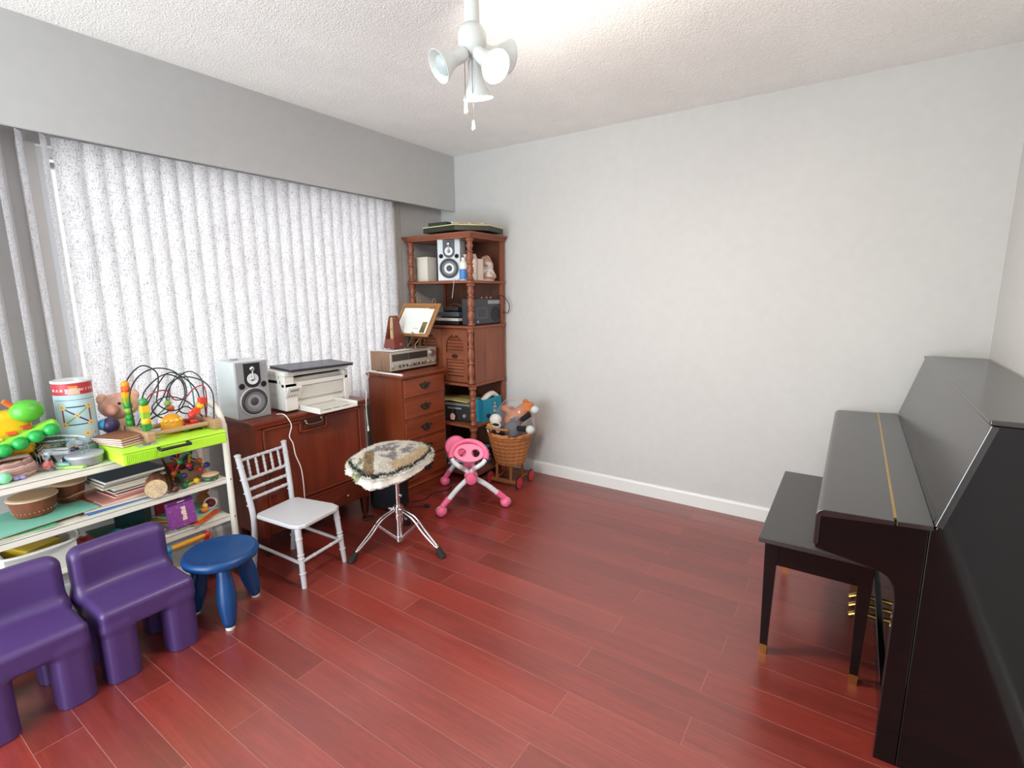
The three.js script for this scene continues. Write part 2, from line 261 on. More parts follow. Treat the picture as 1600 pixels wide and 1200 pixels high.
// ================================================================ PIANO AND BENCH
const lacquer = M('#0b0a0b', 0.07, { ior: 1.5 }), lacquerTop = M('#141213', 0.2, { ior: 2.0 });   // the same lacquer, with a brighter sheen put into the upward faces
{
  const t = thing('upright_piano', 'glossy black upright piano standing against the right hand wall', 'piano', [2.64, 0, 0.05]);
  const L = 1.495, x = (a) => a - 2.64;
  const cheek = [[x(2.647), 0.612], [x(2.80), 0.586], [x(2.822), 0.575], [x(2.838), 0.552], [x(2.845), 0.5], [x(2.845), 0], [x(2.897), 0], [x(2.897), 0.7385], [x(2.66), 0.722], [x(2.644), 0.71], [x(2.643), 0.63]];
  const side = [[x(2.8985), 0], [x(3.205), 0], [x(3.205), 1.03], [x(2.985), 1.03], [x(2.91), 0.74], [x(2.8985), 0.7385]];
  for (const z of [0, L - 0.032]) { mesh('cheek', extrude(cheek, 0.032, 0.002).translate(0, 0, z), lacquer, t); mesh('side_panel', extrude(side, 0.032, 0.002).translate(0, 0, z), lacquer, t); }
  // key lid: two hinged leaves with a rounded front edge
  const nose = []; for (let i = 0; i <= 8; i++) { const a = Math.PI / 2 + i / 8 * Math.PI / 2; nose.push([x(2.662) + 0.022 * Math.cos(a), 0.712 + 0.022 * Math.sin(a)]); }
  mesh('key_lid', extrude([[x(2.822), 0.7405], ...nose, [x(2.640), 0.625], [x(2.652), 0.625], [x(2.652), 0.712], [x(2.822), 0.727]].reverse(), L + 0.004, 0.0015).translate(0, 0, -0.002), lacquerTop, t);
  mesh('rear_lid', extrude([[x(2.828), 0.741], [x(2.905), 0.7465], [x(2.905), 0.733], [x(2.828), 0.7275]], L + 0.004, 0.0015).translate(0, 0, -0.002), lacquerTop, t);
  mesh('hinge_strip', extrude([[x(2.8215), 0.7425], [x(2.8285), 0.7428], [x(2.8285), 0.735], [x(2.8215), 0.735]], L - 0.03).translate(0, 0, 0.01), brass, t);
  mesh('upper_panel', extrude([[x(2.907), 0.747], [x(2.983), 1.031], [x(2.999), 1.027], [x(2.923), 0.742]], L + 0.004, 0.002).translate(0, 0, -0.002), lacquerTop, t);
  mesh('music_shelf', extrude([[x(2.906), 0.748], [x(2.911), 0.764], [x(2.915), 0.763], [x(2.910), 0.746]], L - 0.06).translate(0, 0, 0.03), lacquer, t);
  mesh('top_lid', box(x(2.979), x(3.21), 1.031, 1.045, -0.003, L + 0.003, 0.004), lacquerTop, t);
  mesh('key_bed', box(x(2.66), x(2.86), 0.60, 0.625, 0.032, L - 0.032), lacquer, t);
  mesh('key_slip', box(x(2.652), x(2.665), 0.612, 0.66, 0.032, L - 0.032), lacquer, t);
  const lp = mesh('lower_panel', box(x(2.872), x(2.89), 0.09, 0.6, 0.032, L - 0.032), lacquer, t);
  mesh('bottom_rail', box(x(2.86), x(2.885), 0.0, 0.09, 0.032, L - 0.032, 0.003), lacquer, t);
  mesh('back_frame', box(x(3.16), x(3.2), 0.02, 1.02, 0.032, L - 0.032), lacquer, t);
  for (const dz of [-0.075, 0, 0.075]) mesh('pedal', tube([[x(2.885), 0.058, 0.73 + dz], [x(2.84), 0.062, 0.73 + dz], [x(2.80), 0.056, 0.73 + dz], [x(2.775), 0.042, 0.73 + dz]], 0.011, 16, 10).scale(1, 1, 1), brass, t);
  
}
{
  const t = thing('piano_bench', 'black wooden piano bench with brass feet pushed under the keyboard', 'bench', [2.465, 0, 0.455]);
  const W = 0.37, L = 0.82, H = 0.482, seatMat = M('#1a1717', 0.3, { ior: 1.85 });
  mesh('seat', box(0, W, H - 0.022, H, 0, L, 0.004), seatMat, t);
  mesh('apron', [box(0.03, 0.045, H - 0.11, H - 0.02, 0.03, L - 0.03), box(W - 0.045, W - 0.03, H - 0.11, H - 0.02, 0.03, L - 0.03), box(0.03, W - 0.03, H - 0.11, H - 0.02, 0.03, 0.045), box(0.03, W - 0.03, H - 0.11, H - 0.02, L - 0.045, L - 0.03)], lacquer, t);
  for (const [a, b] of [[0.042, 0.045], [W - 0.042, 0.045], [0.042, L - 0.045], [W - 0.042, L - 0.045]]) {
    const q = (r1, r2, y0, y1) => new THREE.CylinderGeometry(r2 * 1.414, r1 * 1.414, y1 - y0, 4, 1).rotateY(Math.PI / 4).translate(a, (y0 + y1) / 2, b);
    const l = mesh('leg', q(0.0125, 0.022, 0.038, H - 0.022).toNonIndexed(), lacquer, t); l.geometry.computeVertexNormals();
    const f = mesh('brass_foot', q(0.012, 0.0132, 0, 0.038).toNonIndexed(), brass, l); f.geometry.computeVertexNormals();
  }
}
// ================================================================ CHILDREN'S SEATS
const purple = M('#483066', 0.4);
{
  const f = (x, y, z) => {                                   // one moulded chair, facing +x, base at y = 0
    const bend = 0.10 * (z * z) / 0.0225 * 0.15;
    let d = sdBox(x, y, z, 0.15 - 0.0, 0.235, 0, 0.155, 0.045, 0.152, 0.022);                                   // seat
    d = smin(d, sdBox(x - bend + 0.10 * (y - 0.24) * 0.4, y, z, 0.045, 0.335, 0, 0.042, 0.115, 0.157, 0.038), 0.045);   // back
    for (const lx of [0.055, 0.25]) for (const s of [-1, 1]) d = smin(d, sdBox(x, y, z, lx, 0.09, s * 0.099, 0.055, 0.15, 0.053, 0.036), 0.018);
    d = Math.max(d, -y);
    return Math.max(d, -sdBox(x, y, z, 0.15, 0.08, 0, 0.13, 0.085, 0.035, 0.02));
  };
  const parts = split(sdf(f, [0.155, 0.22, 0], 0.26, 96), (x, y, z) => y < 0.17 ? 'leg' + (x > 0.15 ? 1 : 0) + (z > 0 ? 1 : 0) : (y > 0.285 || (x < 0.09 && y > 0.2)) && x < 0.13 ? 'backrest' : 'seat');
  const chair = (label, pos, turn) => { const t = thing('child_chair', label, 'chair', pos, turn, 'purple plastic children chairs'); for (const [k, g] of Object.entries(parts)) mesh(k.replace(/[01]+$/, ''), g, purple, t); };
  chair('purple moulded plastic child chair next to the blue stool', [0.325, 0, 2.54], 0);
  chair('purple moulded plastic child chair cut off by the left edge, nearest the camera', [0.325, 0, 2.873], 0);
}
{
  const t = thing('child_stool', 'round blue plastic child stool with plump legs', 'stool', [0.528, 0, 2.238], 0);
  const blue = M('#063d74', 0.38);
  mesh('seat', lathe([[0, 0.287], [0.09, 0.287], [0.118, 0.289], [0.128, 0.294], [0.138, 0.294], [0.145, 0.285], [0.147, 0.276], [0.143, 0.262], [0.132, 0.255], [0, 0.255]], 48), blue, t);
  for (const deg of [23, -97, 143]) {
    const a = -deg * Math.PI / 180, c = Math.cos(a), s = Math.sin(-a), top = V(0.085 * c, 0.265, 0.085 * s), bot = V(0.135 * c, 0.012, 0.135 * s), d = top.clone().sub(bot), h = d.length();
    const l = mesh('leg', aim(lathe([[0, 0], [0.02, 0], [0.026, 0.02 * h / 0.25], [0.034, h * 0.3], [0.037, h * 0.42], [0.034, h * 0.6], [0.027, h * 0.85], [0.027, h], [0, h]], 14), [d.x, d.y, d.z]).translate(bot.x, bot.y, bot.z), blue, t);
    mesh('foot_pad', bar([bot.x, 0, bot.z], [bot.x, 0.014, bot.z], 0.017, 0.019), M('#e8e8e4', 0.6), l);
  }
}
{ // white chiavari chair: local +x is the front, origin between the feet
  const t = thing('child_chair', 'small white wooden spindle back child chair in front of the drop front cabinet', 'chair', [0.46, 0, 1.841], 0.16);
  const W = 0.132, m = M('#c6c6ca', 0.38), D = 0.165;
  const knob = (p, r) => ball(p[0], p[1], p[2], r, 1, 0.55, 1, 12);
  const nodes = (a, b, r, ts) => ts.map((q) => { const p = a.map((v, i) => v + (b[i] - v) * q), d = b.map((v, i) => v - a[i]); return aim(lathe([[r, -0.004], [r * 1.22, -0.002], [r * 1.22, 0.002], [r, 0.004]], 12), d).translate(...p); });
  mesh('seat', (() => { const s = []; const c = [[-0.15, 0.105], [-0.13, 0.125], [0.10, 0.14], [0.15, 0.128], [0.165, 0.10]]; for (const [x, z] of c) s.push([x, -z]); for (const [x, z] of c.slice().reverse()) s.push([x, z]); return extrude(s, 0.02, 0.006, 3).rotateX(-Math.PI / 2).translate(0.01, 0.288, 0); })(), m, t);
  for (const s of [-1, 1]) {
    const a = [D + 0.005, 0, s * W], b = [D - 0.02, 0.288, s * (W - 0.012)];
    mesh('front_leg', [bar(a, b, 0.0115, 0.015), ...nodes(a, b, 0.0135, [0.25, 0.5, 0.56, 0.83])], m, t);
    const p0 = [-D - 0.02, 0, s * (W - 0.01)], p1 = [-D + 0.01, 0.29, s * (W - 0.015)], p2 = [-D - 0.035, 0.60, s * (W + 0.002)];
    mesh('rear_post', [tube([p0, [-D + 0.004, 0.15, s * (W - 0.012)], p1, [-D - 0.005, 0.42, s * (W - 0.008)], p2], 0.0135, 24, 12), knob(p2, 0.0165), ...nodes(p1, p2, 0.0135, [0.2, 0.4, 0.62, 0.82]), ...nodes(p0, p1, 0.013, [0.3, 0.6])], m, t);
  }
  const px = (y) => -D + 0.008 - (y - 0.3) * 0.14;
  for (const y of [0.575, 0.475, 0.425, 0.378]) mesh('back_rail', [bar([px(y), y, -W], [px(y), y, W], 0.0078), ...nodes([px(y), y, -W], [px(y), y, W], 0.0078, [0.2, 0.4, 0.6, 0.8])], m, t);
  for (let i = 0; i < 5; i++) { const z = -W + 2 * W * (i + 1) / 6; mesh('spindle', [bar([px(0.475), 0.475, z], [px(0.575), 0.575, z], 0.0058), ...nodes([px(0.475), 0.475, z], [px(0.575), 0.575, z], 0.0062, [0.3, 0.5, 0.7])], m, t); }
  mesh('front_stretcher', [bar([D, 0.13, -W], [D, 0.13, W], 0.008), ...nodes([D, 0.13, -W], [D, 0.13, W], 0.008, [0.3, 0.7])], m, t);
  for (const s of [-1, 1]) mesh('side_stretcher', bar([-D, 0.15, s * (W - 0.01)], [D - 0.01, 0.12, s * (W - 0.005)], 0.008), m, t);
}
// ================================================================ DRUM THRONE
{
  const C = [0.725, 0, 1.41], t = thing('drum_throne', 'chrome three legged drum throne', 'stool', C);
  mesh('seat', lathe([[0, 0.445], [0.08, 0.445], [0.096, 0.438], [0.10, 0.42], [0.096, 0.398], [0.08, 0.39], [0, 0.39]], 32), black, t);
  mesh('column', [bar([0, 0.05, 0], [0, 0.39, 0], 0.0125), bar([0, 0.03, 0], [0, 0.22, 0], 0.018)], chrome, t);
  mesh('collar', [bar([0, 0.2, 0], [0, 0.235, 0], 0.026), bar([0, 0.218, 0], [0.05, 0.225, 0.02], 0.007), bar([0, 0.218, 0], [-0.035, 0.225, 0.035], 0.007)], chrome, t);
  mesh('collar', bar([0, 0.165, 0], [0, 0.185, 0], 0.024), chrome, t); mesh('collar', bar([0, 0.035, 0], [0, 0.06, 0], 0.024), chrome, t);
  mesh('wing_screw', [bar([0.015, 0.3, 0], [0.03, 0.3, 0.005], 0.004), ball(0.034, 0.3, 0.006, 0.009, 0.4, 1, 0.8, 10)], chrome, t);
  for (const [fx, fz] of [[0.644, 1.676], [1.009, 1.375], [0.57, 1.2]]) {
    const d = V(fx - C[0], 0, fz - C[2]), n = d.clone().normalize(), s = V(-n.z, 0, n.x).multiplyScalar(0.012), at = (k, y, q) => [d.x * k + s.x * q, y, d.z * k + s.z * q];
    const rail = (q) => tube([at(0.09, 0.215, q * 0.8), at(0.35, 0.185, q), at(0.6, 0.115, q), at(0.85, 0.055, q * 0.6)], 0.0055, 20, 8);
    const l = mesh('leg', [rail(-1), rail(1), bar(at(0.85, 0.055, 0), at(0.97, 0.022, 0), 0.009, 0.009), bar(at(0.45, 0.16, -1), at(0.45, 0.16, 1), 0.006)], chrome, t);
    mesh('brace', bar(at(0.06, 0.048, 0), at(0.45, 0.16, 0), 0.0075), chrome, t);
    mesh('rubber_foot', bar(at(0.88, 0.048, 0), at(1.0, 0.0, 0), 0.014, 0.02).clone(), rubber, l);
  }
}
{ // furry cover draped over the seat
  const rim = [[0.526, 0.445, 1.575], [0.676, 0.435, 1.635], [0.803, 0.43, 1.658], [0.838, 0.43, 1.596], [0.858, 0.435, 1.442], [0.824, 0.445, 1.288], [0.767, 0.45, 1.165], [0.674, 0.45, 1.105], [0.56, 0.45, 1.11], [0.45, 0.45, 1.18], [0.41, 0.45, 1.29], [0.45, 0.45, 1.439]];
  const C = [0.66, 0.505, 1.37], curve = new THREE.CatmullRomCurve3(rim.map((p) => V(...p)), true), NA = 96, NR = 22, P = [], I = [], D = [];
  for (let j = 0; j <= NR; j++) for (let i = 0; i < NA; i++) {
    const p = curve.getPoint(i / NA), r = j / NR, wob = 1 + 0.02 * Math.sin(i * 0.9) * r;
    const x = C[0] + (p.x - C[0]) * r * wob, z = C[2] + (p.z - C[2]) * r * wob, dome = Math.sqrt(Math.max(0, 1 - r ** 3.2));
    P.push(x, p.y + (C[1] + 0.012 - p.y) * dome + 0.006 * (vn(x * 60, z * 60, 999, 999) - 0.5), z); D.push(r, i / NA);
  }
  for (let i = 0; i < NA; i++) { const p = P.slice(3 * (NR * NA + i), 3 * (NR * NA + i) + 3); P.push(C[0] + (p[0] - C[0]) * 0.94, p[1] - 0.016, C[2] + (p[2] - C[2]) * 0.94); }
  for (let j = 0; j <= NR; j++) for (let i = 0; i < NA; i++) { const a = j * NA + i, b = j * NA + (i + 1) % NA; I.push(a, b, a + NA, b, b + NA, a + NA); }
  const g = new THREE.BufferGeometry(); g.setAttribute('position', new THREE.Float32BufferAttribute(P, 3)); g.setIndex(I); g.computeVertexNormals();
  const dye = (x, z) => {                                    // the printed pile: cream ground, black border band, grey and tan patches
    const dx = x - C[0], dz = z - C[2], ang = Math.atan2(dz, dx); let best = 1e9, rr = 1;
    for (let i = 0; i < NA; i++) { const p = curve.getPoint(i / NA), a2 = Math.atan2(p.z - C[2], p.x - C[0]), q = Math.abs(Math.atan2(Math.sin(ang - a2), Math.cos(ang - a2))); if (q < best) { best = q; rr = len(dx, dz) / len(p.x - C[0], p.z - C[2]); } }
    const n = vn(x * 30 + 9, z * 30, 999, 999), n2 = vn(x * 90, z * 90 + 40, 999, 999);
    if (rr > 0.87 && rr < 0.93 && (dx > -0.12 || dz > 0.15)) return [0.04, 0.05, 0.045];
    const q = Math.max(0, Math.min(1, ((dx + 0.08) * 0.19 + (dz - 0.09) * 0.17) / 0.065)), off = len(dx + 0.08 - 0.19 * q, dz - 0.09 - 0.17 * q);
    if (off < 0.026 && rr < 0.9) return n2 > 0.45 ? [0.30, 0.20, 0.11] : [0.46, 0.35, 0.22];
    if (dz > 0.16 && dx < 0.06 && n > 0.6) return [0.32, 0.33, 0.18];
    if (len(dx + 0.02, dz - 0.03) < 0.014) return [0.03, 0.03, 0.04];
    if (rr < 0.6 && n + 0.4 * n2 > 0.68 && dz < 0.1) return [0.36, 0.33, 0.34];
    if (rr > 0.6 && rr < 0.87 && dx > 0.06 && dz < 0.14) return [0.72, 0.58, 0.40];
    if (dz < -0.15 && n > 0.55) return [0.62, 0.68, 0.55];
    return [0.82, 0.79, 0.72];
  };
  const t = thing('fur_seat_cover', 'cream fur pile cover with black border draped over the drum throne', 'seat cover');
  const o = mesh('pelt', g.toNonIndexed(), M('#ffffff', 1, { vertexColors: true }), t), pos = o.geometry.attributes.position, col = new Float32Array(pos.count * 3);
  for (let i = 0; i < pos.count; i++) col.set(dye(pos.getX(i), pos.getZ(i)), 3 * i);
  o.geometry.setAttribute('color', new THREE.BufferAttribute(col, 3));
  const blade = new THREE.ConeGeometry(0.0022, 0.016, 4, 1).translate(0, 0.007, 0), N = 16000, fur = new THREE.InstancedMesh(blade, M('#ffffff', 1), N), mt = new THREE.Matrix4(), q = new THREE.Quaternion(), cc = new THREE.Color();
  const gp = g.attributes.position, gn = g.attributes.normal;
  for (let k = 0; k < N; k++) {
    const j = NR * Math.sqrt(rnd(1)), v = Math.min(NR, Math.round(j)) * NA + Math.floor(rnd(NA)), p = V().fromBufferAttribute(gp, v), n = V().fromBufferAttribute(gn, v); if (n.y < 0 && v < NR * NA) n.negate();
    p.x += rnd(-0.008, 0.008); p.z += rnd(-0.008, 0.008); n.add(V(rnd(-0.7, 0.7), rnd(-0.5, 0.3), rnd(-0.7, 0.7))).normalize();
    mt.compose(p, q.setFromUnitVectors(V(0, 1, 0), n), V(1, rnd(0.6, 1.3), 1)); fur.setMatrixAt(k, mt); const c = dye(p.x, p.z), b = rnd(0.85, 1.1); fur.setColorAt(k, cc.setRGB(c[0] * b, c[1] * b, c[2] * b));
  }
  fur.name = 'fur'; fur.userData.kind = 'stuff'; fur.castShadow = fur.receiveShadow = true; t.add(fur);
}

// ================================================================ CABINETS
{ // drop front cabinet
  const t = thing('drop_front_cabinet', 'red brown wooden cabinet with a drop front door and brass pull under the printer', 'cabinet', [0, 0, 0]);
  const x1 = 0.245, z0 = 1.205, z1 = 1.885;
  mesh('body', [box(-0.03, x1 - 0.02, 0.11, 0.70, z0, z1)], redWood, t, 'y');
  mesh('worktop', [box(-0.04, x1 + 0.022, 0.716, 0.734, z0 - 0.025, z1 + 0.025, 0.004), box(-0.035, x1 + 0.012, 0.70, 0.717, z0 - 0.015, z1 + 0.015)], redWood, t, 'z');
  mesh('stile', [box(x1 - 0.02, x1, 0.11, 0.70, z0, z0 + 0.03), box(x1 - 0.02, x1, 0.11, 0.70, z1 - 0.03, z1), box(x1 - 0.02, x1, 0.235, 0.25, z0 + 0.03, z1 - 0.03)], redWood, t, 'y');
  const d = mesh('door', box(x1 - 0.02, x1 - 0.004, 0.252, 0.698, z0 + 0.032, z1 - 0.032), redWood, t, 'y');
  const m = 0.0075, zl = 1.845, zr = 1.245, za = 1.64, zb = 1.475, yt = 0.685, yb = 0.265, yn = 0.628;      // moulding round the panel, stepping down under the pull
  const mold = (a, b) => box(x1 - 0.004, x1 + 0.008, Math.min(a[0], b[0]) - m, Math.max(a[0], b[0]) + m, Math.min(a[1], b[1]) - m, Math.max(a[1], b[1]) + m, 0.005);
  const path = [[yt, zl], [yt, za], [yn, za], [yn, zb], [yt, zb], [yt, zr], [yb, zr], [yb, zl], [yt, zl]];
  mesh('moulding', path.slice(1).map((p, i) => mold(path[i], p)), redWood, d, 'z');
  mesh('pull_plate', box(x1 - 0.004, x1 - 0.001, 0.64, 0.69, zb + 0.02, za - 0.02, 0.001), redWoodDark, d, 'z');
  mesh('pull', [tube([[x1, 0.682, 1.605], [x1 + 0.012, 0.668, 1.603], [x1 + 0.014, 0.662, 1.555], [x1 + 0.012, 0.668, 1.507], [x1, 0.682, 1.505]], 0.004, 24, 8), ball(x1 + 0.001, 0.683, 1.605, 0.008, 0.6, 1, 1, 10), ball(x1 + 0.001, 0.683, 1.505, 0.008, 0.6, 1, 1, 10)], M('#a89a86', 0.35, { metalness: 1 }), d);
  const dr = mesh('drawer', box(x1 - 0.02, x1 - 0.002, 0.115, 0.232, z0 + 0.032, z1 - 0.032, 0.003), redWood, t, 'z');
  for (const z of [1.37, 1.72]) mesh('knob', ball(x1 + 0.008, 0.17, z, 0.009, 1.2, 1, 1, 12), brass, dr);
  for (const [x, z] of [[x1 - 0.022, z0 + 0.022], [x1 - 0.022, z1 - 0.022], [-0.008, z0 + 0.022], [-0.008, z1 - 0.022]]) mesh('leg', new THREE.CylinderGeometry(0.03, 0.02, 0.115, 4).rotateY(Math.PI / 4).translate(x, 0.0575, z), redWoodDark, t, 'y');
}
{ // chest of drawers
  const t = thing('chest_of_drawers', 'narrow red brown chest of five drawers with dark bail pulls under the receiver', 'chest');
  const x1 = 0.285, z0 = 0.505, z1 = 0.925;
  mesh('body', [box(-0.035, x1 - 0.02, 0.07, 0.815, z0, z1), box(x1 - 0.02, x1 - 0.008, 0.07, 0.815, z0, z1)], chestWood, t, 'y');
  mesh('plinth', [box(-0.035, x1 - 0.002, 0.0, 0.075, z0 - 0.006, z1 + 0.006, 0.003), box(-0.035, x1 + 0.006, 0.06, 0.078, z0 - 0.01, z1 + 0.01, 0.006)], chestWood, t, 'z');
  mesh('chest_top', [box(-0.04, x1 + 0.018, 0.823, 0.838, z0 - 0.018, z1 + 0.018, 0.005), box(-0.035, x1 + 0.006, 0.812, 0.825, z0 - 0.008, z1 + 0.008, 0.004)], chestWood, t, 'z');
  const iron = M('#4a4038', 0.45, { metalness: 0.7 }), zc = (z0 + z1) / 2;
  for (let i = 0; i < 5; i++) {
    const yb = 0.683 - i * 0.1445, d = mesh('drawer', [box(x1 - 0.012, x1 + 0.004, yb, yb + 0.122, z0 + 0.02, z1 - 0.02, 0.005)], chestWood, t, 'z');
    const plate = [[0, -0.022], [0.02, -0.018], [0.034, -0.004], [0.045, 0.006], [0.034, 0.014], [0.014, 0.012], [0, 0.022], [-0.014, 0.012], [-0.034, 0.014], [-0.045, 0.006], [-0.034, -0.004], [-0.02, -0.018]];
    mesh('pull', [extrude(plate.map(([a, b]) => [a * 1.25, b * 1.25]), 0.003).rotateY(Math.PI / 2).translate(x1 + 0.004, yb + 0.066, zc), tube([[x1 + 0.008, yb + 0.072, zc - 0.028], [x1 + 0.018, yb + 0.056, zc - 0.024], [x1 + 0.02, yb + 0.048, zc], [x1 + 0.018, yb + 0.056, zc + 0.024], [x1 + 0.008, yb + 0.072, zc + 0.028]], 0.003, 20, 6)], iron, d);
  }
}
// turned post: y0 to y1
const turned = (x, z, y0, y1, r = 0.0235) => {
  const h = y1 - y0, p = [[0, 0], [r * 1.15, 0], [r * 1.15, 0.05], [r * 0.8, 0.06], [r * 1.05, 0.075], [r * 0.7, 0.09], [r * 0.75, 0.14], [r * 1.12, 0.22], [r * 1.0, 0.30], [r * 0.7, 0.36], [r * 1.1, 0.375], [r * 1.1, 0.39], [r * 0.72, 0.405], [r * 0.8, 0.45], [r * 1.15, 0.52], [r * 1.0, 0.60], [r * 0.72, 0.655], [r * 1.1, 0.67], [r * 1.1, 0.685], [r * 0.7, 0.70], [r * 0.78, 0.75], [r * 1.1, 0.82], [r * 0.72, 0.89], [r * 1.05, 0.91], [r * 0.8, 0.925], [r * 1.2, 0.94], [r * 1.2, 1], [0, 1]];
  return lathe(p.map(([a, b]) => [a, b * h]), 16).translate(x, y0, z);
};
{ // etagere against the back wall, facing +z
  const t = thing('etagere', 'tall brown wooden etagere with turned posts and louvred doors in the corner', 'shelf unit');
  const x0 = -0.11, x1 = 0.475, z1 = 0.425, zb = 0.02, m = etagWood;
  const crown = (y, o, h) => box(x0 - o, x1 + o, y, y + h, zb, z1 + o);
  mesh('crown', [crown(1.735, 0.012, 0.014), crown(1.748, 0.022, 0.012), crown(1.759, 0.03, 0.014)], m, t, 'x');
  mesh('back_panel', box(x0, x1, 0.02, 1.74, zb, zb + 0.01), wood('#7a4a33', 0.5), t, 'y');
  for (const [y, n] of [[1.432, 'shelf'], [1.118, 'shelf'], [0.40, 'shelf'], [0.035, 'shelf']]) mesh(n, [box(x0 - 0.005, x1 + 0.01, y, y + 0.018, zb, z1 + 0.012, 0.003)], m, t, 'x');
  mesh('side_panel', box(x1 - 0.016, x1, 0.72, 1.12, zb + 0.01, z1 - 0.03), m, t, 'y'); mesh('side_panel', box(x0, x0 + 0.016, 0.72, 1.12, zb + 0.01, z1 - 0.03), m, t, 'y');
  mesh('cupboard_floor', box(x0 - 0.005, x1 + 0.01, 0.705, 0.722, zb, z1 + 0.012, 0.003), m, t, 'x');
  mesh('rear_stile', [box(x1 - 0.022, x1 + 0.002, 0, 1.74, zb, zb + 0.03), box(x0 - 0.002, x0 + 0.022, 0, 1.74, zb, zb + 0.03)], m, t, 'y');
  for (const x of [x0 + 0.018, x1 - 0.012]) {
    mesh('post', turned(x, z1 - 0.012, 1.45, 1.735), m, t); mesh('post', turned(x, z1 - 0.012, 1.136, 1.432), m, t);
    mesh('post', turned(x, z1 + 0.0, 0.722, 1.118, 0.021), m, t); mesh('post', turned(x, z1 - 0.012, 0.418, 0.705), m, t); mesh('post', turned(x, z1 - 0.012, 0.053, 0.40), m, t);
    mesh('foot', lathe([[0, 0], [0.014, 0], [0.022, 0.012], [0.018, 0.036], [0, 0.036]], 14).translate(x, 0, z1 - 0.012), m, t);
  }
  for (const s of [0, 1]) {                                  // two doors with arched louvre panels
    const a = x0 + 0.04 + s * 0.2475, b = a + 0.243, c = (a + b) / 2, y0 = 0.728, y1 = 1.112, zf = z1 - 0.018, hw = 0.082, ys = 0.985;
    const o = new THREE.Shape([[a, y0], [b, y0], [b, y1], [a, y1]].map((p) => new THREE.Vector2(...p))), h = new THREE.Path();
    h.moveTo(c - hw, y0 + 0.04); h.lineTo(c - hw, ys); h.absarc(c, ys, hw, Math.PI, 0, true); h.lineTo(c + hw, y0 + 0.04); h.closePath(); o.holes.push(h);
    const d = mesh('door', [new THREE.ExtrudeGeometry(o, { depth: 0.018, bevelEnabled: false, curveSegments: 16 }).translate(0, 0, zf - 0.018)], m, t, 'y');
    mesh('door_backing', box(a + 0.01, b - 0.01, y0 + 0.01, y1 - 0.01, zf - 0.024, zf - 0.019), wood('#6a3d2a', 0.5), d, 'y');
    mesh('keystone', box(c - 0.01, c + 0.01, ys + hw - 0.012, ys + hw + 0.02, zf - 0.004, zf + 0.005, 0.002), m, d, 'y');
    for (let i = 0; i < 13; i++) {
      const y = y0 + 0.055 + i * 0.0235; if (i > 4 && i < 7) continue; const w = y > ys ? Math.sqrt(Math.max(0, hw ** 2 - (y - ys) ** 2)) - 0.004 : hw - 0.003; if (w < 0.02) continue;
      mesh('louvre', cbox(0, 0, 0, 2 * w, 0.022, 0.005, 0.002).rotateX(-0.55).translate(c, y, zf - 0.011), m, d, 'x');
    }
    mesh('centre_rail', box(c - hw, c + hw, y0 + 0.163, y0 + 0.21, zf - 0.016, zf - 0.002), m, d, 'x');
    const pl = [[0, -0.014], [0.014, -0.016], [0.03, 0], [0.014, 0.012], [0, 0.016], [-0.014, 0.012], [-0.03, 0], [-0.014, -0.016]];
    mesh('pull', [extrude(pl, 0.004).translate(c, y0 + 0.187, zf - 0.002), tube([[c - 0.018, y0 + 0.19, zf + 0.002], [c, y0 + 0.176, zf + 0.012], [c + 0.018, y0 + 0.19, zf + 0.002]], 0.0025, 12, 6)], M('#4d3c2a', 0.4, { metalness: 0.7 }), d);
    for (const xx of [a + 0.03, b - 0.03]) mesh('rosette', ball(xx, y1 - 0.045, zf, 0.006, 1, 1, 0.5, 10), m, d);
  }
}
{ // white metal rack
  const t = thing('shelf_rack', 'cream metal rack with bowed tube ends holding toys and books', 'shelf rack');
  const m = M('#e3ded2', 0.45), z0 = 2.05, z1 = 3.0, x0 = -0.025, x1 = 0.232;
  for (const y of [0.70, 0.50, 0.31, 0.10]) mesh('shelf', [box(x0, x1 + 0.012, y - 0.008, y, z0, z1), box(x1 + 0.004, x1 + 0.012, y - 0.03, y - 0.006, z0, z1), box(x0, x0 + 0.006, y - 0.026, y - 0.008, z0, z1), box(x0, x1, y - 0.026, y - 0.008, z0, z0 + 0.006)], m, t);
  for (const z of [z0 - 0.014, z1 + 0.014]) {
    mesh('end_frame', tube([[0.247, 0.02, z], [0.247, 0.4, z], [0.247, 0.70, z], [0.238, 0.775, z], [0.2, 0.83, z], [0.14, 0.85, z], [0.08, 0.85, z], [0.02, 0.83, z], [-0.018, 0.775, z], [-0.026, 0.70, z], [-0.026, 0.4, z], [-0.026, 0.02, z]], 0.0145, 72, 12), m, t);
    for (const x of [0.247, -0.026]) mesh('foot_cap', bar([x, 0, z], [x, 0.03, z], 0.0165), rubber, t);
  }
  for (const y of [0.69, 0.49, 0.30]) mesh('screw', ball(0.247, y, z0 - 0.002, 0.006, 1, 1, 0.5, 8).translate(0.012, 0, -0.012), black, t);
  mesh('wire_brace', bar([x0 + 0.01, 0.33, 2.75], [x0 + 0.01, 0.67, 2.2], 0.002, 0.002, 6), m, t);
}

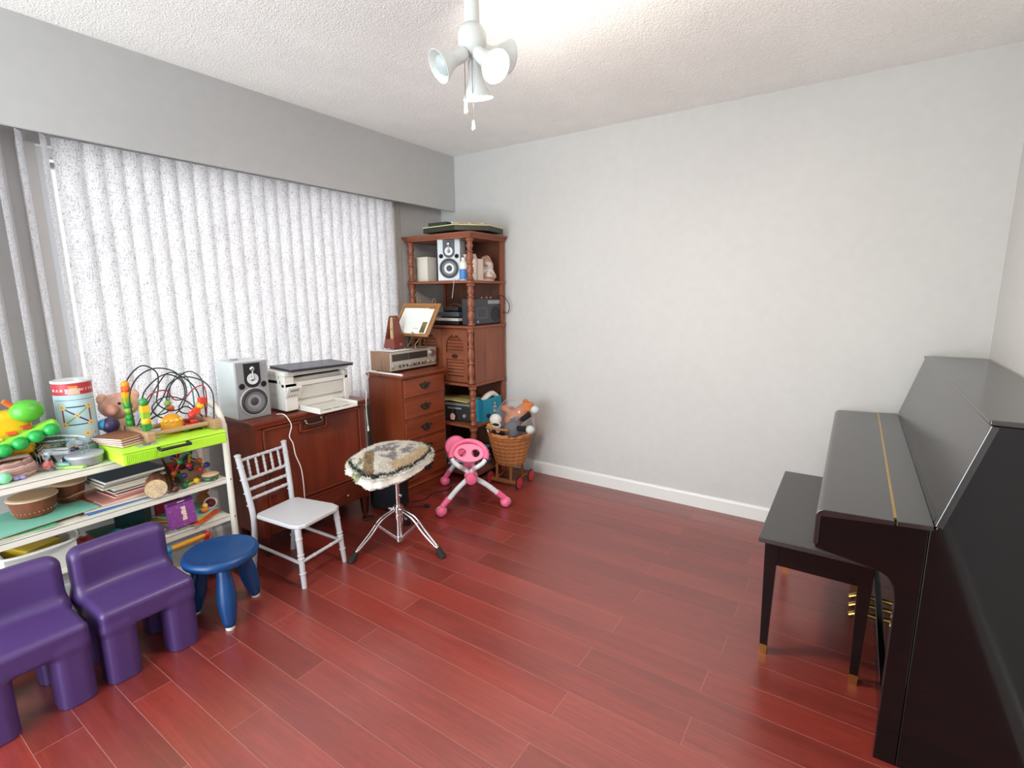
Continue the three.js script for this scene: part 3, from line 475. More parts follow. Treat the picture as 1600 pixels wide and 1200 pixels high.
// ================================================================ THINGS ON THE CABINETS
function speaker(label, pos, turn) {                         // front faces local +z
  const t = thing('bookshelf_speaker', label, 'speaker', pos, turn, 'silver bookshelf speakers'), W = 0.166, H = 0.295, D = 0.2, f = D / 2;
  mesh('cabinet', box(-W / 2, W / 2, 0, H, -f, f - 0.012, 0.004), M('#d3dad9', 0.45), t);
  const b = mesh('baffle', box(-W / 2, W / 2, 0, H, f - 0.014, f, 0.005), silver, t);
  const disc = (r, x, y, z, pr) => lathe(pr, 36).scale(r, r, r).rotateX(Math.PI / 2).translate(x, y, z);
  const w = mesh('woofer', disc(0.066, 0, 0.088, f, [[0.78, 0], [0.8, 0.1], [0.92, 0.13], [1, 0.09], [1.04, 0.02], [1.04, -0.05]]), M('#3a3b3e', 0.6), t);
  mesh('woofer_rim', disc(0.066, 0, 0.088, f, [[1.02, 0], [1.04, 0.06], [1.1, 0.05], [1.12, 0]]), M('#c4c6c8', 0.35), w);
  mesh('cone', disc(0.066, 0, 0.088, f, [[0.3, -0.08], [0.55, 0.0], [0.8, 0.06]]), M('#707074', 0.55), w);
  mesh('dust_cap', disc(0.066, 0, 0.088, f, [[0, 0.08], [0.15, 0.07], [0.3, 0.02], [0.36, -0.06]]), M('#404144', 0.5), w);
  const plate = []; for (let i = 0; i <= 16; i++) { const a = Math.PI + i / 16 * Math.PI; plate.push([0.042 * Math.cos(a), 0.202 + 0.042 * Math.sin(a)]); } plate.push([0.042, 0.287], [-0.042, 0.287]);
  const p = mesh('tweeter_plate', extrude(plate, 0.004, 0.001).translate(0, 0, f - 0.001), M('#26272b', 0.35), t);
  mesh('tweeter', disc(0.029, 0, 0.206, f + 0.003, [[0.35, 0.0], [0.6, 0.05], [0.95, 0.12], [1, 0.05], [1, 0]]), M('#d9dadc', 0.35), p);
  mesh('tweeter_dome', [disc(0.012, 0, 0.206, f + 0.004, [[0, 0.6], [0.5, 0.5], [0.9, 0.1], [1, 0]]), bar([0, 0.206, f + 0.012], [0, 0.255, f + 0.008], 0.0035)], steel, p);
  mesh('super_tweeter', ball(0, 0.258, f + 0.006, 0.013, 1, 1, 0.6), chrome, p);
  for (const x of [-0.056, 0.056]) mesh('port', disc(0.0145, x, 0.172, f, [[0.7, -0.4], [0.8, 0.02], [1, 0.08], [1.1, 0]]), black, b);
  for (const x of [-0.056, 0.056]) mesh('port_throat', disc(0.0125, x, 0.172, f + 0.0005, [[0, 0], [0.9, 0]]), M('#0a0a0b', 0.9), b);
  for (const [x, y] of [[-0.066, 0.012], [0.066, 0.012], [-0.066, 0.278], [0.066, 0.278]]) mesh('screw', ball(x, y, f, 0.004, 1, 1, 0.5, 8), steel, b);
}
speaker('silver bookshelf speaker with a grey woofer on the drop front cabinet', [0.055, 0.734, 1.822], Math.PI / 2 - 0.03);
speaker('silver bookshelf speaker with a grey woofer on the upper etagere shelf', [0.215, 1.45, 0.31], 0.5);
{
  const t = thing('coin_dish', 'tiny chrome dish on top of the cabinet speaker', 'dish', [0.02, 1.029, 1.84]);
  mesh('bowl', lathe([[0, 0.001], [0.012, 0.001], [0.02, 0.006], [0.021, 0.007], [0.012, 0], [0, 0]], 20), chrome, t);
  mesh('rim', ring(0.0205, 0.001, 24, 6).rotateX(Math.PI / 2).translate(0, 0.0066, 0), chrome, t);
}
{ // printer, front faces +x
  const t = thing('printer', 'white multifunction laser printer with its paper tray folded out', 'printer', [0.205, 0.735, 1.48]);
  const m = M('#dcd9d2', 0.45), m2 = M('#c9c5be', 0.5), W = 0.205, D = -0.235, s = M('#55534f', 0.6);
  mesh('body', [box(D, -0.03, 0.008, 0.18, -W, W, 0.008), box(-0.035, 0, 0.008, 0.16, W - 0.075, W, 0.006), box(-0.035, 0, 0.008, 0.19, -W, -W + 0.03, 0.006), box(-0.035, 0, 0.135, 0.16, -W, W, 0.005), box(D, -0.06, 0.15, 0.2, -W, W, 0.006)], m, t);
  mesh('scanner_lid', [box(D + 0.01, 0.004, 0.196, 0.222, -W - 0.002, W + 0.002, 0.006)], m, t);
  mesh('corner_post', box(-0.05, -0.002, 0.15, 0.2, W - 0.06, W, 0.006), m, t);
  mesh('output_slot', box(-0.058, -0.05, 0.161, 0.196, -W + 0.03, W - 0.06), M('#1b1a19', 0.8), t);
  mesh('front_door', box(-0.03, -0.01, 0.062, 0.134, -W + 0.032, W - 0.078, 0.004), m2, t);
  const cp = mesh('control_panel', cbox(0, 0, 0, 0.012, 0.07, 0.085, 0.003).rotateZ(-0.5).translate(0.012, 0.112, W - 0.042), m, t);
  mesh('display', cbox(0, 0.014, 0, 0.0016, 0.014, 0.052).translate(0.0066, 0, 0).rotateZ(-0.5).translate(0.012, 0.112, W - 0.042), M('#8f958c', 0.3), cp);
  for (let i = 0; i < 4; i++) mesh('button', cbox(0.0066, -0.02, 0.024 - i * 0.016, 0.002, 0.005, 0.008, 0.001).rotateZ(-0.5).translate(0.012, 0.112, W - 0.042), s, cp);
  const tr = mesh('paper_tray', [box(-0.03, 0.175, 0.0, 0.012, -0.125, W - 0.08, 0.004), box(-0.03, 0.17, 0.012, 0.03, W - 0.09, W - 0.082, 0.002), box(-0.03, 0.17, 0.012, 0.03, -0.127, -0.119, 0.002)], m, t);
  for (const z of [-0.06, 0.0, 0.06]) mesh('slot', cbox(0.15, 0.0125, z, 0.008, 0.002, 0.045), s, tr);
  mesh('paper_guide', box(0.05, 0.09, 0.012, 0.02, -0.11, -0.095, 0.002), m2, tr);
}
{
  const t = thing('laptop', 'closed black laptop lying on the printer', 'laptop', [0.145, 0.957, 1.468], -0.12);
  mesh('base', box(-0.13, 0.125, 0, 0.008, -0.185, 0.185, 0.004), M('#2a2a2e', 0.45), t);
  const l = mesh('lid', box(-0.13, 0.128, 0.0092, 0.016, -0.186, 0.186, 0.004), M('#4a4a55', 0.35), t);
  mesh('hinge', [bar([-0.128, 0.0088, -0.12], [-0.128, 0.0088, -0.07], 0.004)], black, t); mesh('hinge', [bar([-0.128, 0.0088, 0.07], [-0.128, 0.0088, 0.12], 0.004)], black, t);
  mesh('emblem', cbox(0.0, 0.0162, 0, 0.022, 0.0006, 0.04, 0.0002), M('#6c6c78', 0.25), l);
}
const cord = (name, label, pts, r, m, group) => one(name, label, 'cable', tube(pts, r, pts.length * 8, 6), m, [0, 0, 0], 0, group);
const cordWhite = M('#e6e2da', 0.5);
cord('power_cord', 'thin white cable hanging from the printer down the cabinet front', [[0.20, 0.742, 1.74], [0.262, 0.747, 1.735], [0.277, 0.72, 1.722], [0.276, 0.683, 1.709], [0.276, 0.626, 1.725], [0.276, 0.591, 1.71], [0.276, 0.522, 1.70], [0.276, 0.442, 1.675], [0.276, 0.358, 1.668], [0.276, 0.276, 1.668], [0.29, 0.1, 1.67]], 0.0026, cordWhite);
{
  const t = thing('usb_cable', 'white cable with a plug dangling over the right end of the cabinet', 'cable');
  mesh('wire', tube([[-0.01, 0.85, 0.95], [0.06, 0.83, 1.0], [0.18, 0.80, 1.14], [0.27, 0.765, 1.2], [0.29, 0.726, 1.224], [0.288, 0.636, 1.222], [0.288, 0.57, 1.218]], 0.0024, 48, 6), cordWhite, t);
  mesh('plug', box(0.2845, 0.2915, 0.54, 0.572, 1.213, 1.222, 0.002), white, t);
}
{ // receiver, front +x
  const t = thing('stereo_receiver', 'vintage silver faced stereo receiver with walnut sides on the chest', 'receiver', [0.155, 0.838, 0.67]);
  const W = 0.225, D = -0.19;
  mesh('case', box(D, -0.008, 0.014, 0.138, -W + 0.012, W - 0.012), M('#bfbab2', 0.45), t);
  for (const s of [-1, 1]) mesh('side_panel', s > 0 ? box(D, -0.004, 0.012, 0.142, W - 0.013, W) : box(D, -0.004, 0.012, 0.142, -W, -W + 0.013), wood('#c4a184', 0.5, 3, 1.5), t, 'y');
  const f = mesh('faceplate', box(-0.009, 0, 0.014, 0.14, -W + 0.002, W - 0.002, 0.002), M('#cfc9ba', 0.35, { metalness: 0.55 }), t);
  mesh('tuner_dial', box(-0.001, 0.002, 0.078, 0.125, -W + 0.095, W - 0.018, 0.001), M('#3a3533', 0.2), f);
  mesh('dial_scale', box(0.0018, 0.0024, 0.084, 0.119, 0.055, 0.058), M('#6a625c', 0.3), f);
  mesh('tuning_knob', [bar([0, 0.102, -W + 0.05], [0.022, 0.102, -W + 0.05], 0.026, 0.024, 24)], steel, f);
  for (let i = 0; i < 7; i++) mesh('knob', bar([0, 0.042, -W + 0.03 + [0, 0.05, 0.105, 0.19, 0.235, 0.33, 0.395][i]], [0.016, 0.042, -W + 0.03 + [0, 0.05, 0.105, 0.19, 0.235, 0.33, 0.395][i]], 0.0115, 0.0105, 16), steel, f);
  for (let i = 0; i < 9; i++) mesh('lever', cbox(0.007, 0.042, -W + 0.085 + i * 0.034 + (i > 3 ? 0.012 : 0), 0.012, 0.018, 0.005, 0.002), M('#35312e', 0.4), f);
  for (const [x, z] of [[-0.03, 0.19], [-0.03, -0.19], [-0.16, 0.19], [-0.16, -0.19]]) mesh('foot', bar([x, 0, z], [x, 0.014, z], 0.012), rubber, t);
}
one('metal_rod', 'white metal rod lying along the left edge of the chest top', 'rod', bar([-0.03, 0.8455, 0.927], [0.30, 0.8455, 0.93], 0.0075), M('#e9e7e2', 0.3), [0, 0, 0]);
one('paper_sheet', 'white sheet of paper lying on the receiver', 'paper', box(-0.08, 0.08, 0, 0.0012, -0.1, 0.1), M('#f2f0ea', 0.7), [0.062, 0.9805, 0.77], 0.05);
{ // metronome
  const t = thing('metronome', 'brown pyramid metronome standing on the receiver', 'metronome', [0.012, 0.982, 0.715]);
  const m = M('#7b3a32', 0.35), a = 0.055, b = 0.022, H = 0.225;
  const pyr = (y0, y1, r0, r1, sq = 1) => { const g = new THREE.CylinderGeometry(r1 * 1.414, r0 * 1.414, y1 - y0, 4).rotateY(Math.PI / 4).translate(0, (y0 + y1) / 2, 0).toNonIndexed(); g.computeVertexNormals(); return g; };
  const R = (y) => a + (b - a) * y / H;
  mesh('base', pyr(0.008, 0.07, R(0.008), R(0.07)), m, t);
  mesh('case', [...[[1, 0], [-1, 0], [0, -1]].map(([sx, sz]) => { const y0 = 0.07, y1 = H, q = (y, k) => { const r = R(y); return sx ? [sx * r, y, k * r] : [k * r, y, sz * r]; }; const g = new THREE.BufferGeometry(); const A = q(y0, -1), B = q(y0, 1), C = q(y1, 1), D = q(y1, -1), inn = (p) => [p[0] - sx * 0.006, p[1], p[2] - sz * 0.006]; const tri = []; const quad = (p, r, s, u) => tri.push(...p, ...r, ...s, ...p, ...s, ...u); quad(A, B, C, D); quad(inn(D), inn(C), inn(B), inn(A)); quad(B, inn(B), inn(C), C); quad(A, D, inn(D), inn(A)); g.setAttribute('position', new THREE.Float32BufferAttribute(tri, 3)); g.computeVertexNormals(); return g; }), pyr(H - 0.004, H + 0.006, R(H) + 0.001, R(H) - 0.006)], M('#7b3a32', 0.35, { side: THREE.DoubleSide }), t);
  mesh('scale_plate', cbox(0, 0, 0, 0.05, 0.15, 0.002).translate(0, 0.145, 0.012), M('#d8b878', 0.5), t);
  mesh('pendulum', [bar([0, 0.07, 0.03], [0, 0.215, 0.02], 0.0015), cbox(0, 0.14, 0.027, 0.012, 0.012, 0.005)], steel, t);
  mesh('winding_key', [bar([0.05, 0.035, 0], [0.06, 0.035, 0], 0.003), ring(0.008, 0.002).rotateY(Math.PI / 2).translate(0.066, 0.035, 0)], steel, t);
  for (const [x, z] of [[0.04, 0.04], [-0.04, 0.04], [0.04, -0.04], [-0.04, -0.04]]) mesh('foot', ball(x, 0.005, z, 0.006, 1, 0.9, 1, 8), black, t);
}
{ // easel with a framed board and sheets of music
  const t = thing('book_easel', 'scrolled gilt wire easel behind the metronome', 'easel', [0.108, 0.982, 0.575]);
  const w = M('#a8885a', 0.35, { metalness: 0.8 }), L = (name, pts, r = 0.0028) => mesh(name, tube(pts, r, pts.length * 8, 6), w, t);
  for (const s of [-1, 1]) {
    L('scroll_foot', [[s * 0.05, 0.10, 0.0], [s * 0.045, 0.05, 0.03], [s * 0.06, 0.005, 0.055], [s * 0.045, 0.003, 0.07], [s * 0.035, 0.02, 0.072], [s * 0.045, 0.045, 0.065], [s * 0.06, 0.07, 0.05]]);
    L('hook', [[s * 0.05, 0.08, 0.02], [s * 0.05, 0.075, 0.085], [s * 0.05, 0.08, 0.105], [s * 0.05, 0.105, 0.115], [s * 0.05, 0.12, 0.108], [s * 0.05, 0.112, 0.1], [s * 0.05, 0.104, 0.105]]);
    L('upright', [[s * 0.05, 0.08, 0.05], [s * 0.08, 0.2, -0.04], [s * 0.09, 0.325, -0.095], [s * 0.075, 0.345, -0.1], [s * 0.06, 0.335, -0.098], [s * 0.065, 0.318, -0.095]]);
  }
  L('rear_leg', [[0, 0.2, -0.03], [0, 0.1, -0.05], [0, 0.003, -0.075]]); L('cross_wire', [[-0.05, 0.085, 0.02], [0, 0.075, 0.022], [0.05, 0.085, 0.02]]);
  const tilt = (o) => { o.position.set(0.108, 1.07, 0.66); o.rotation.x = -0.58; return o; };
  const g = tilt(thing('framed_board', 'pale wood framed board leaning on the wire easel', 'board'));
  mesh('backing', box(-0.165, 0.165, 0, 0.245, 0, 0.006), oakWood, g, 'x');
  mesh('frame', [box(-0.18, 0.18, 0.235, 0.262, 0, 0.012, 0.003), box(-0.18, -0.158, 0, 0.24, 0, 0.012, 0.003), box(0.158, 0.18, 0, 0.24, 0, 0.012, 0.003), box(-0.18, 0.18, -0.002, 0.016, 0, 0.012, 0.003)], oakWood, g, 'x');
  const p = tilt(thing('music_sheet', 'white music booklet open on the framed board', 'booklet')), pm = M('#eceee9', 0.6);
  mesh('page', box(-0.148, 0.09, 0.018, 0.222, 0.0075, 0.010), pm, p); mesh('page', box(0.0, 0.145, 0.02, 0.215, 0.0105, 0.012), M('#e6e9e4', 0.6), p);
  mesh('picture', box(0.085, 0.13, 0.025, 0.11, 0.0122, 0.0128), M('#a39a6c', 0.6, { map: print(64, 96, (c, W, H) => { c.fillStyle = '#b9b184'; c.fillRect(0, 0, W, H); for (let i = 0; i < 26; i++) { c.fillStyle = ['#6f6a45', '#cfc8a0', '#8a7a50', '#5d6b4c'][i % 4]; c.fillRect((i * 37) % W, (i * 23) % H, 6, 30); } }) }), p);
  mesh('caption', box(0.015, 0.065, 0.055, 0.058, 0.0122, 0.0126), M('#c0564a', 0.6), p);
  mesh('cover_edge', box(-0.15, -0.142, 0.012, 0.08, 0.0066, 0.0074), M('#3f9b97', 0.5), p);
}
// ================================================================ ON THE ETAGERE
{ // autoharp on top
  const y = 1.773, out = [[0.075, 0.45], [0.385, 0.475], [0.545, 0.30], [0.51, 0.08], [0.07, 0.11]];
  const t = thing('autoharp', 'black autoharp with a cream edge lying on top of the etagere', 'zither', [0, y, 0]);
  const pl = (o, y0, y1) => extrude(out.map(([a, b]) => [0.3 + (a - 0.3) * o, -(0.27 + (b - 0.27) * o)]).reverse(), y1 - y0, 0.001).rotateX(-Math.PI / 2).translate(0, y0, 0);
  mesh('body', pl(1, 0.012, 0.045), M('#23281f', 0.4), t); mesh('binding', pl(1.012, 0.045, 0.051), M('#d9cc8e', 0.5), t); mesh('soundboard', pl(0.97, 0.05, 0.054), M('#2c3128', 0.35), t);
  mesh('chord_bars', box(0.11, 0.275, 0.054, 0.08, 0.33, 0.435, 0.003), M('#25352b', 0.4), t);
  for (let i = 0; i < 5; i++) mesh('chord_button', cbox(0.29 + 0.0, 0.075, 0.3 + i * 0.02, 0.016, 0.014, 0.012, 0.003), M('#e6d5c2', 0.5), t);
  for (let i = 0; i < 14; i++) mesh('tuning_pin', bar([0.38 + i * 0.0105, 0.05, 0.45 - i * 0.0105], [0.38 + i * 0.0105, 0.066, 0.45 - i * 0.0105], 0.0024, 0.0024, 8), brass, t);
  for (const [x, z] of [[0.13, 0.38], [0.37, 0.4], [0.46, 0.13], [0.13, 0.15]]) mesh('foot', bar([x, 0, z], [x, 0.013, z], 0.009), rubber, t);
}
{
  const t = thing('plastic_canister', 'cream plastic bin left of the speaker on the etagere', 'bin', [-0.045, 1.45, 0.3]), m = M('#e2dcd0', 0.5);
  mesh('tub', extrude([[-0.055, -0.05], [0.055, -0.05], [0.055, 0.05], [-0.055, 0.05]], 0.17, 0.006).rotateX(-Math.PI / 2), m, t); mesh('lid', box(-0.058, 0.058, 0.168, 0.182, -0.053, 0.053, 0.005), m, t);
}
{
  const t = thing('spray_can', 'white bottle with a blue wrapped label beside the etagere speaker', 'bottle', [0.372, 1.45, 0.372]);
  mesh('bottle', lathe([[0, 0], [0.026, 0], [0.028, 0.004], [0.028, 0.115], [0.022, 0.13], [0.012, 0.136], [0, 0.136]]), M('#eae8e4', 0.4), t);
  mesh('label_wrap', lathe([[0.0283, 0.008], [0.0286, 0.01], [0.0286, 0.078], [0.0283, 0.08]]), M('#3d7fc4', 0.45), t); mesh('cap', lathe([[0.013, 0.134], [0.013, 0.156], [0.01, 0.16], [0, 0.16]]), M('#e6e2da', 0.4), t);
}
{
  const t = thing('carton', 'open pale cardboard carton behind the blue labelled bottle', 'carton', [0.405, 1.45, 0.29], 0.1), m = M('#e0cfc2', 0.7);
  mesh('walls', [box(-0.05, 0.05, 0, 0.15, 0.036, 0.04), box(-0.05, 0.05, 0, 0.15, -0.04, -0.036), box(-0.05, -0.046, 0, 0.15, -0.04, 0.04), box(0.046, 0.05, 0, 0.15, -0.04, 0.04), box(-0.05, 0.05, 0, 0.004, -0.04, 0.04)], m, t);
  mesh('flap', cbox(0, 0.02, 0, 0.1, 0.04, 0.003).rotateX(0.7).translate(0, 0.15, 0.038), m, t); mesh('stripe', [0, 1, 2].map((i) => cbox(0.02, 0.03 + i * 0.012, 0.0405, 0.03, 0.004, 0.001)), M('#b98f86', 0.7), t);
}
{ // crumpled bag: a lumpy surface
  const f = (x, y, z) => { const h = Math.max(0, Math.min(1, y / 0.22)), r = 0.062 * (1 - 0.55 * h); return len(x * 1.0, Math.max(0, y - 0.16) * 0.9, z) - r + 0.010 * Math.sin(38 * x + 21 * y) * Math.cos(33 * z - 17 * y) + 0.006 * Math.sin(80 * y + 40 * x); };
  const bt = tex(128, 128, (u, v, i, j) => { const a = vn(u * 7, v * 7, 7, 7), b = vn(u * 19 + 3, v * 19, 19, 19), k = a > 0.62 ? [196, 150, 132] : b > 0.78 ? [120, 100, 92] : [222, 214, 208]; return k; });
  const g = sdf((x, y, z) => Math.max(f(x, y, z), -y), [0, 0.1, 0], 0.13, 40); one('crumpled_bag', 'crumpled white printed plastic bag at the right of the upper etagere shelf', 'bag', prep(g), M('#ffffff', 0.5, { map: rep(bt, 8, 8) }), [0.40, 1.451, 0.13], 0, undefined, 'y');
}
{
  const t = thing('turntable', 'small grey turntable with records on the etagere under the speaker', 'turntable', [0.165, 1.136, 0.27]);
  mesh('plinth', box(-0.17, 0.17, 0.006, 0.03, -0.13, 0.13, 0.004), black, t); mesh('deck', box(-0.165, 0.165, 0.03, 0.05, -0.125, 0.125, 0.004), M('#c9c7c2', 0.4), t);
  mesh('platter', lathe([[0, 0.05], [0.11, 0.05], [0.11, 0.06], [0, 0.06]], 36).translate(0.04, 0, 0), M('#4a4a4c', 0.4), t);
  mesh('dust_cover', box(-0.08, 0.16, 0.062, 0.095, -0.11, 0.115, 0.004), M('#8a9296', 0.1, { transmission: 0.7, thickness: 0 }), t);
  mesh('tone_arm', [bar([0.15, 0.062, -0.08], [0.12, 0.1, 0.05], 0.004), ball(0.15, 0.075, -0.08, 0.014)], steel, t);
  for (const [x, z] of [[-0.14, 0.1], [0.14, 0.1], [-0.14, -0.1], [0.14, -0.1]]) mesh('foot', bar([x, 0, z], [x, 0.007, z], 0.01), rubber, t);
  const b = thing('cassette_tray', 'dark tray with red boxes on the turntable cover', 'tray', [0.22, 1.232, 0.28]);
  mesh('tray', [box(-0.07, 0.07, 0, 0.006, -0.06, 0.06), box(-0.07, 0.07, 0, 0.03, 0.056, 0.06), box(-0.07, 0.07, 0, 0.03, -0.06, -0.056), box(-0.07, -0.066, 0, 0.03, -0.06, 0.06), box(0.066, 0.07, 0, 0.03, -0.06, 0.06)], M('#35383c', 0.4), b);
  mesh('red_box', box(-0.055, 0.0, 0.006, 0.034, -0.04, 0.045, 0.003), M('#8f3a36', 0.5), b); mesh('red_box', box(0.004, 0.05, 0.006, 0.026, -0.04, 0.045, 0.003), M('#6a2c2a', 0.5), b); mesh('wire_handle', tube([[-0.066, 0.028, 0.0], [-0.03, 0.052, 0.02], [0.03, 0.052, 0.02], [0.066, 0.028, 0.0]], 0.002, 24, 6), M('#8e7b5c', 0.4, { metalness: 0.8 }), b);
}
{ // radio facing +x
  const t = thing('cassette_radio', 'black portable radio with tape deck facing the room on the etagere', 'radio', [0.385, 1.136, 0.205]);
  mesh('case', box(-0.04, 0.07, 0.002, 0.19, -0.165, 0.165, 0.008), M('#34343a', 0.45), t);
  const f = mesh('front_panel', box(0.066, 0.073, 0.008, 0.184, -0.16, 0.16, 0.003), M('#3d3d44', 0.4), t);
  mesh('tuner_strip', box(0.0725, 0.0745, 0.148, 0.176, -0.15, 0.0), M('#8d8c90', 0.35), f); mesh('tape_door', [box(0.0725, 0.0745, 0.05, 0.052, 0.02, 0.13), box(0.0725, 0.0745, 0.12, 0.122, 0.02, 0.13), box(0.0725, 0.0745, 0.05, 0.122, 0.02, 0.022), box(0.0725, 0.0745, 0.05, 0.122, 0.128, 0.13)], M('#8a8a90', 0.35), f);
  mesh('speaker_grille', lathe([[0, 0.001], [0.05, 0.001], [0.053, 0.003], [0.056, 0]], 32).rotateZ(-Math.PI / 2).translate(0.073, 0.075, -0.085), M('#2b2b30', 0.7), f);
  for (let i = 0; i < 7; i++) mesh('key', box(0.0725, 0.076, 0.152, 0.172, -0.012 + i * -0.019, 0.002 + i * -0.019, 0.001), M('#a5a4a8', 0.4), f);
  mesh('knob', bar([0.072, 0.025, 0.13], [0.08, 0.025, 0.13], 0.009), silver, f); for (const z of [-0.09, -0.04, 0.02]) mesh('top_button', bar([0.03, 0.19, z], [0.03, 0.2, z], 0.006), M('#c98f80', 0.4), t);
}
cord('radio_cable', 'black cable looping out beside the portable radio', [[0.44, 1.335, 0.06], [0.47, 1.345, 0.05], [0.52, 1.30, 0.04], [0.53, 1.25, 0.035], [0.51, 1.215, 0.035], [0.49, 1.22, 0.04], [0.47, 1.22, 0.05]], 0.003, black);
cord('earphone_cord', 'thin white cord hanging from the upper etagere shelf', [[0.33, 1.456, 0.41], [0.34, 1.456, 0.437], [0.338, 1.43, 0.441], [0.33, 1.39, 0.44], [0.322, 1.35, 0.44], [0.318, 1.33, 0.44]], 0.0014, cordWhite);
{ // player on the lower shelf
  const t = thing('cassette_player', 'grey and black stereo player on the lower etagere shelf', 'player', [0.205, 0.418, 0.25], 0.12);
  mesh('case', box(-0.17, 0.17, 0.005, 0.14, -0.15, 0.13, 0.012), M('#77797a', 0.5), t); const f = mesh('front_panel', box(-0.168, 0.168, 0.008, 0.12, 0.125, 0.138, 0.005), M('#2b2c2e', 0.4), t);
  for (const x of [-0.13, -0.07]) mesh('vent', box(x - 0.02, x + 0.025, 0.03, 0.08, 0.136, 0.141, 0.003), M('#17181a', 0.5), f);
  mesh('chrome_strip', box(-0.02, 0.1, 0.095, 0.108, 0.137, 0.1405), silver, f); mesh('knob', bar([0.13, 0.05, 0.137], [0.13, 0.05, 0.15], 0.014), M('#8a8b8d', 0.4), f);
  one('yellow_folder', 'yellow folder draped over the stereo player', 'folder', extrude([[-0.16, 0], [-0.157, 0.004], [0.02, 0.022], [0.17, 0.012], [0.17, 0.008], [0.02, 0.017], [-0.15, -0.002], [-0.158, -0.05], [-0.163, -0.05]], 0.2).translate(0, 0, -0.1), M('#d9c67c', 0.6), [0.2, 0.562, 0.30], 0.12);
  const g = thing('gift_tag', 'pink paper tag on a dark ribbon hanging from the stereo player', 'tag', [0.27, 0.44, 0.41], 0.12);
  mesh('ribbon', tube([[0, 0.10, -0.012], [0.004, 0.08, 0.004], [0, 0.05, 0.005]], 0.004, 12, 6), M('#3a2626', 0.7), g); mesh('card', extrude([[-0.02, 0], [0.012, -0.004], [0.022, 0.03], [0.0, 0.052], [-0.022, 0.035]], 0.002).translate(0, 0.0, 0.004), M('#d9a893', 0.6), g);
}
{
  const t = thing('tissue_box', 'turquoise cardboard box with white paper sticking out beside the player', 'box', [0.437, 0.418, 0.19]), m = M('#1b8fae', 0.55);
  mesh('carton', [box(-0.035, 0.035, 0, 0.17, 0.118, 0.12), box(-0.035, 0.035, 0, 0.17, -0.12, -0.118), box(-0.035, -0.033, 0, 0.17, -0.12, 0.12), box(0.033, 0.035, 0, 0.17, -0.12, 0.12), box(-0.035, 0.035, 0, 0.002, -0.12, 0.12)], m, t);
  mesh('print_spot', box(0.035, 0.0356, 0.03, 0.14, -0.06, -0.005), M('#d8dfe0', 0.6, { map: print(64, 128, (c, W, H) => { c.fillStyle = '#1b8fae'; c.fillRect(0, 0, W, H); c.fillStyle = '#e8ece8'; c.fillRect(16, 10, 26, 18); c.fillRect(8, 40, 44, 60); c.fillStyle = '#3a3f46'; c.fillRect(18, 52, 14, 26); c.fillStyle = '#b77a66'; c.fillRect(36, 60, 10, 30); }) }), t);
  mesh('paper', tube([[0, 0.15, 0.08], [0.005, 0.185, 0.02], [0, 0.19, -0.05], [0, 0.16, -0.1]], 0.022, 20, 8), M('#e6e2da', 0.7), t);
}
{ // magazines on the bottom etagere shelf, pile by pile
  const cols = ['#d8d4cc', '#3c4248', '#b9b3a6', '#6d2f2a', '#c9cfd2', '#2f3a4c', '#e2ddd2', '#8a7f72', '#274a63', '#cfc6b4', '#4c4a48', '#a8b3b8'];
  let y = 0.054; for (let i = 0; i < 12; i++) { const h = 0.008 + 0.006 * rnd(1); one('magazine', `magazine number ${['one', 'two', 'three', 'four', 'five', 'six', 'seven', 'eight', 'nine', 'ten', 'eleven', 'twelve'][i]} from the floor in the left pile on the bottom etagere shelf`, 'magazine', box(-0.1, 0.1, 0, h, -0.135, 0.135, 0.001), PL(cols[i], 0.5), [0.03 + rnd(-0.01, 0.01), y, 0.24 + rnd(-0.012, 0.012)], rnd(-0.06, 0.06), 'magazines on the bottom etagere shelf'); y += h + 0.0004; }
  const cb = ['#2d6f9e', '#bcc8ce', '#39434e', '#d6d9d4', '#1f5b83', '#8fb3bf', '#c7ccc9', '#2a3138', '#55a0a8']; y = 0.054;
  for (let i = 0; i < 9; i++) { const h = 0.010 + 0.008 * rnd(1); one('magazine', `magazine number ${['one', 'two', 'three', 'four', 'five', 'six', 'seven', 'eight', 'nine'][i]} from the floor in the right bluish pile on the bottom etagere shelf`, 'magazine', box(-0.105, 0.105, 0, h, -0.135, 0.135, 0.001), PL(cb[i], 0.5), [0.285 + rnd(-0.01, 0.01), y, 0.25 + rnd(-0.01, 0.01)], rnd(-0.08, 0.08), 'magazines on the bottom etagere shelf'); y += h + 0.0004; }
}
// ================================================================ FLOOR BETWEEN THE CABINETS
{
  const t = thing('subwoofer', 'small black box on the floor behind the drum throne', 'speaker', [0.285, 0, 1.075], 0.2), m = M('#1d1f26', 0.45);
  mesh('cabinet', box(-0.1, 0.1, 0.01, 0.26, -0.07, 0.07, 0.006), m, t); mesh('grille', box(0.098, 0.104, 0.03, 0.24, -0.06, 0.06, 0.003), M('#15161a', 0.8), t);
  for (const [x, z] of [[0.08, 0.05], [-0.08, 0.05], [0.08, -0.05], [-0.08, -0.05]]) mesh('foot', bar([x, 0, z], [x, 0.011, z], 0.012), rubber, t);
}
{
  const t = thing('floor_cable', 'black cable with a small switch lying on the floor by the chest', 'cable');
  mesh('wire', tube([[0.36, 0.004, 0.95], [0.40, 0.004, 0.86], [0.37, 0.004, 0.76], [0.42, 0.004, 0.66], [0.40, 0.004, 0.6]], 0.0035, 40, 6), black, t);
  mesh('wire', tube([[0.40, 0.004, 1.03], [0.44, 0.004, 0.99], [0.48, 0.005, 0.955]], 0.003, 24, 6), black, t); mesh('switch', cbox(0.495, 0.008, 0.95, 0.045, 0.016, 0.022, 0.006), black, t);
}
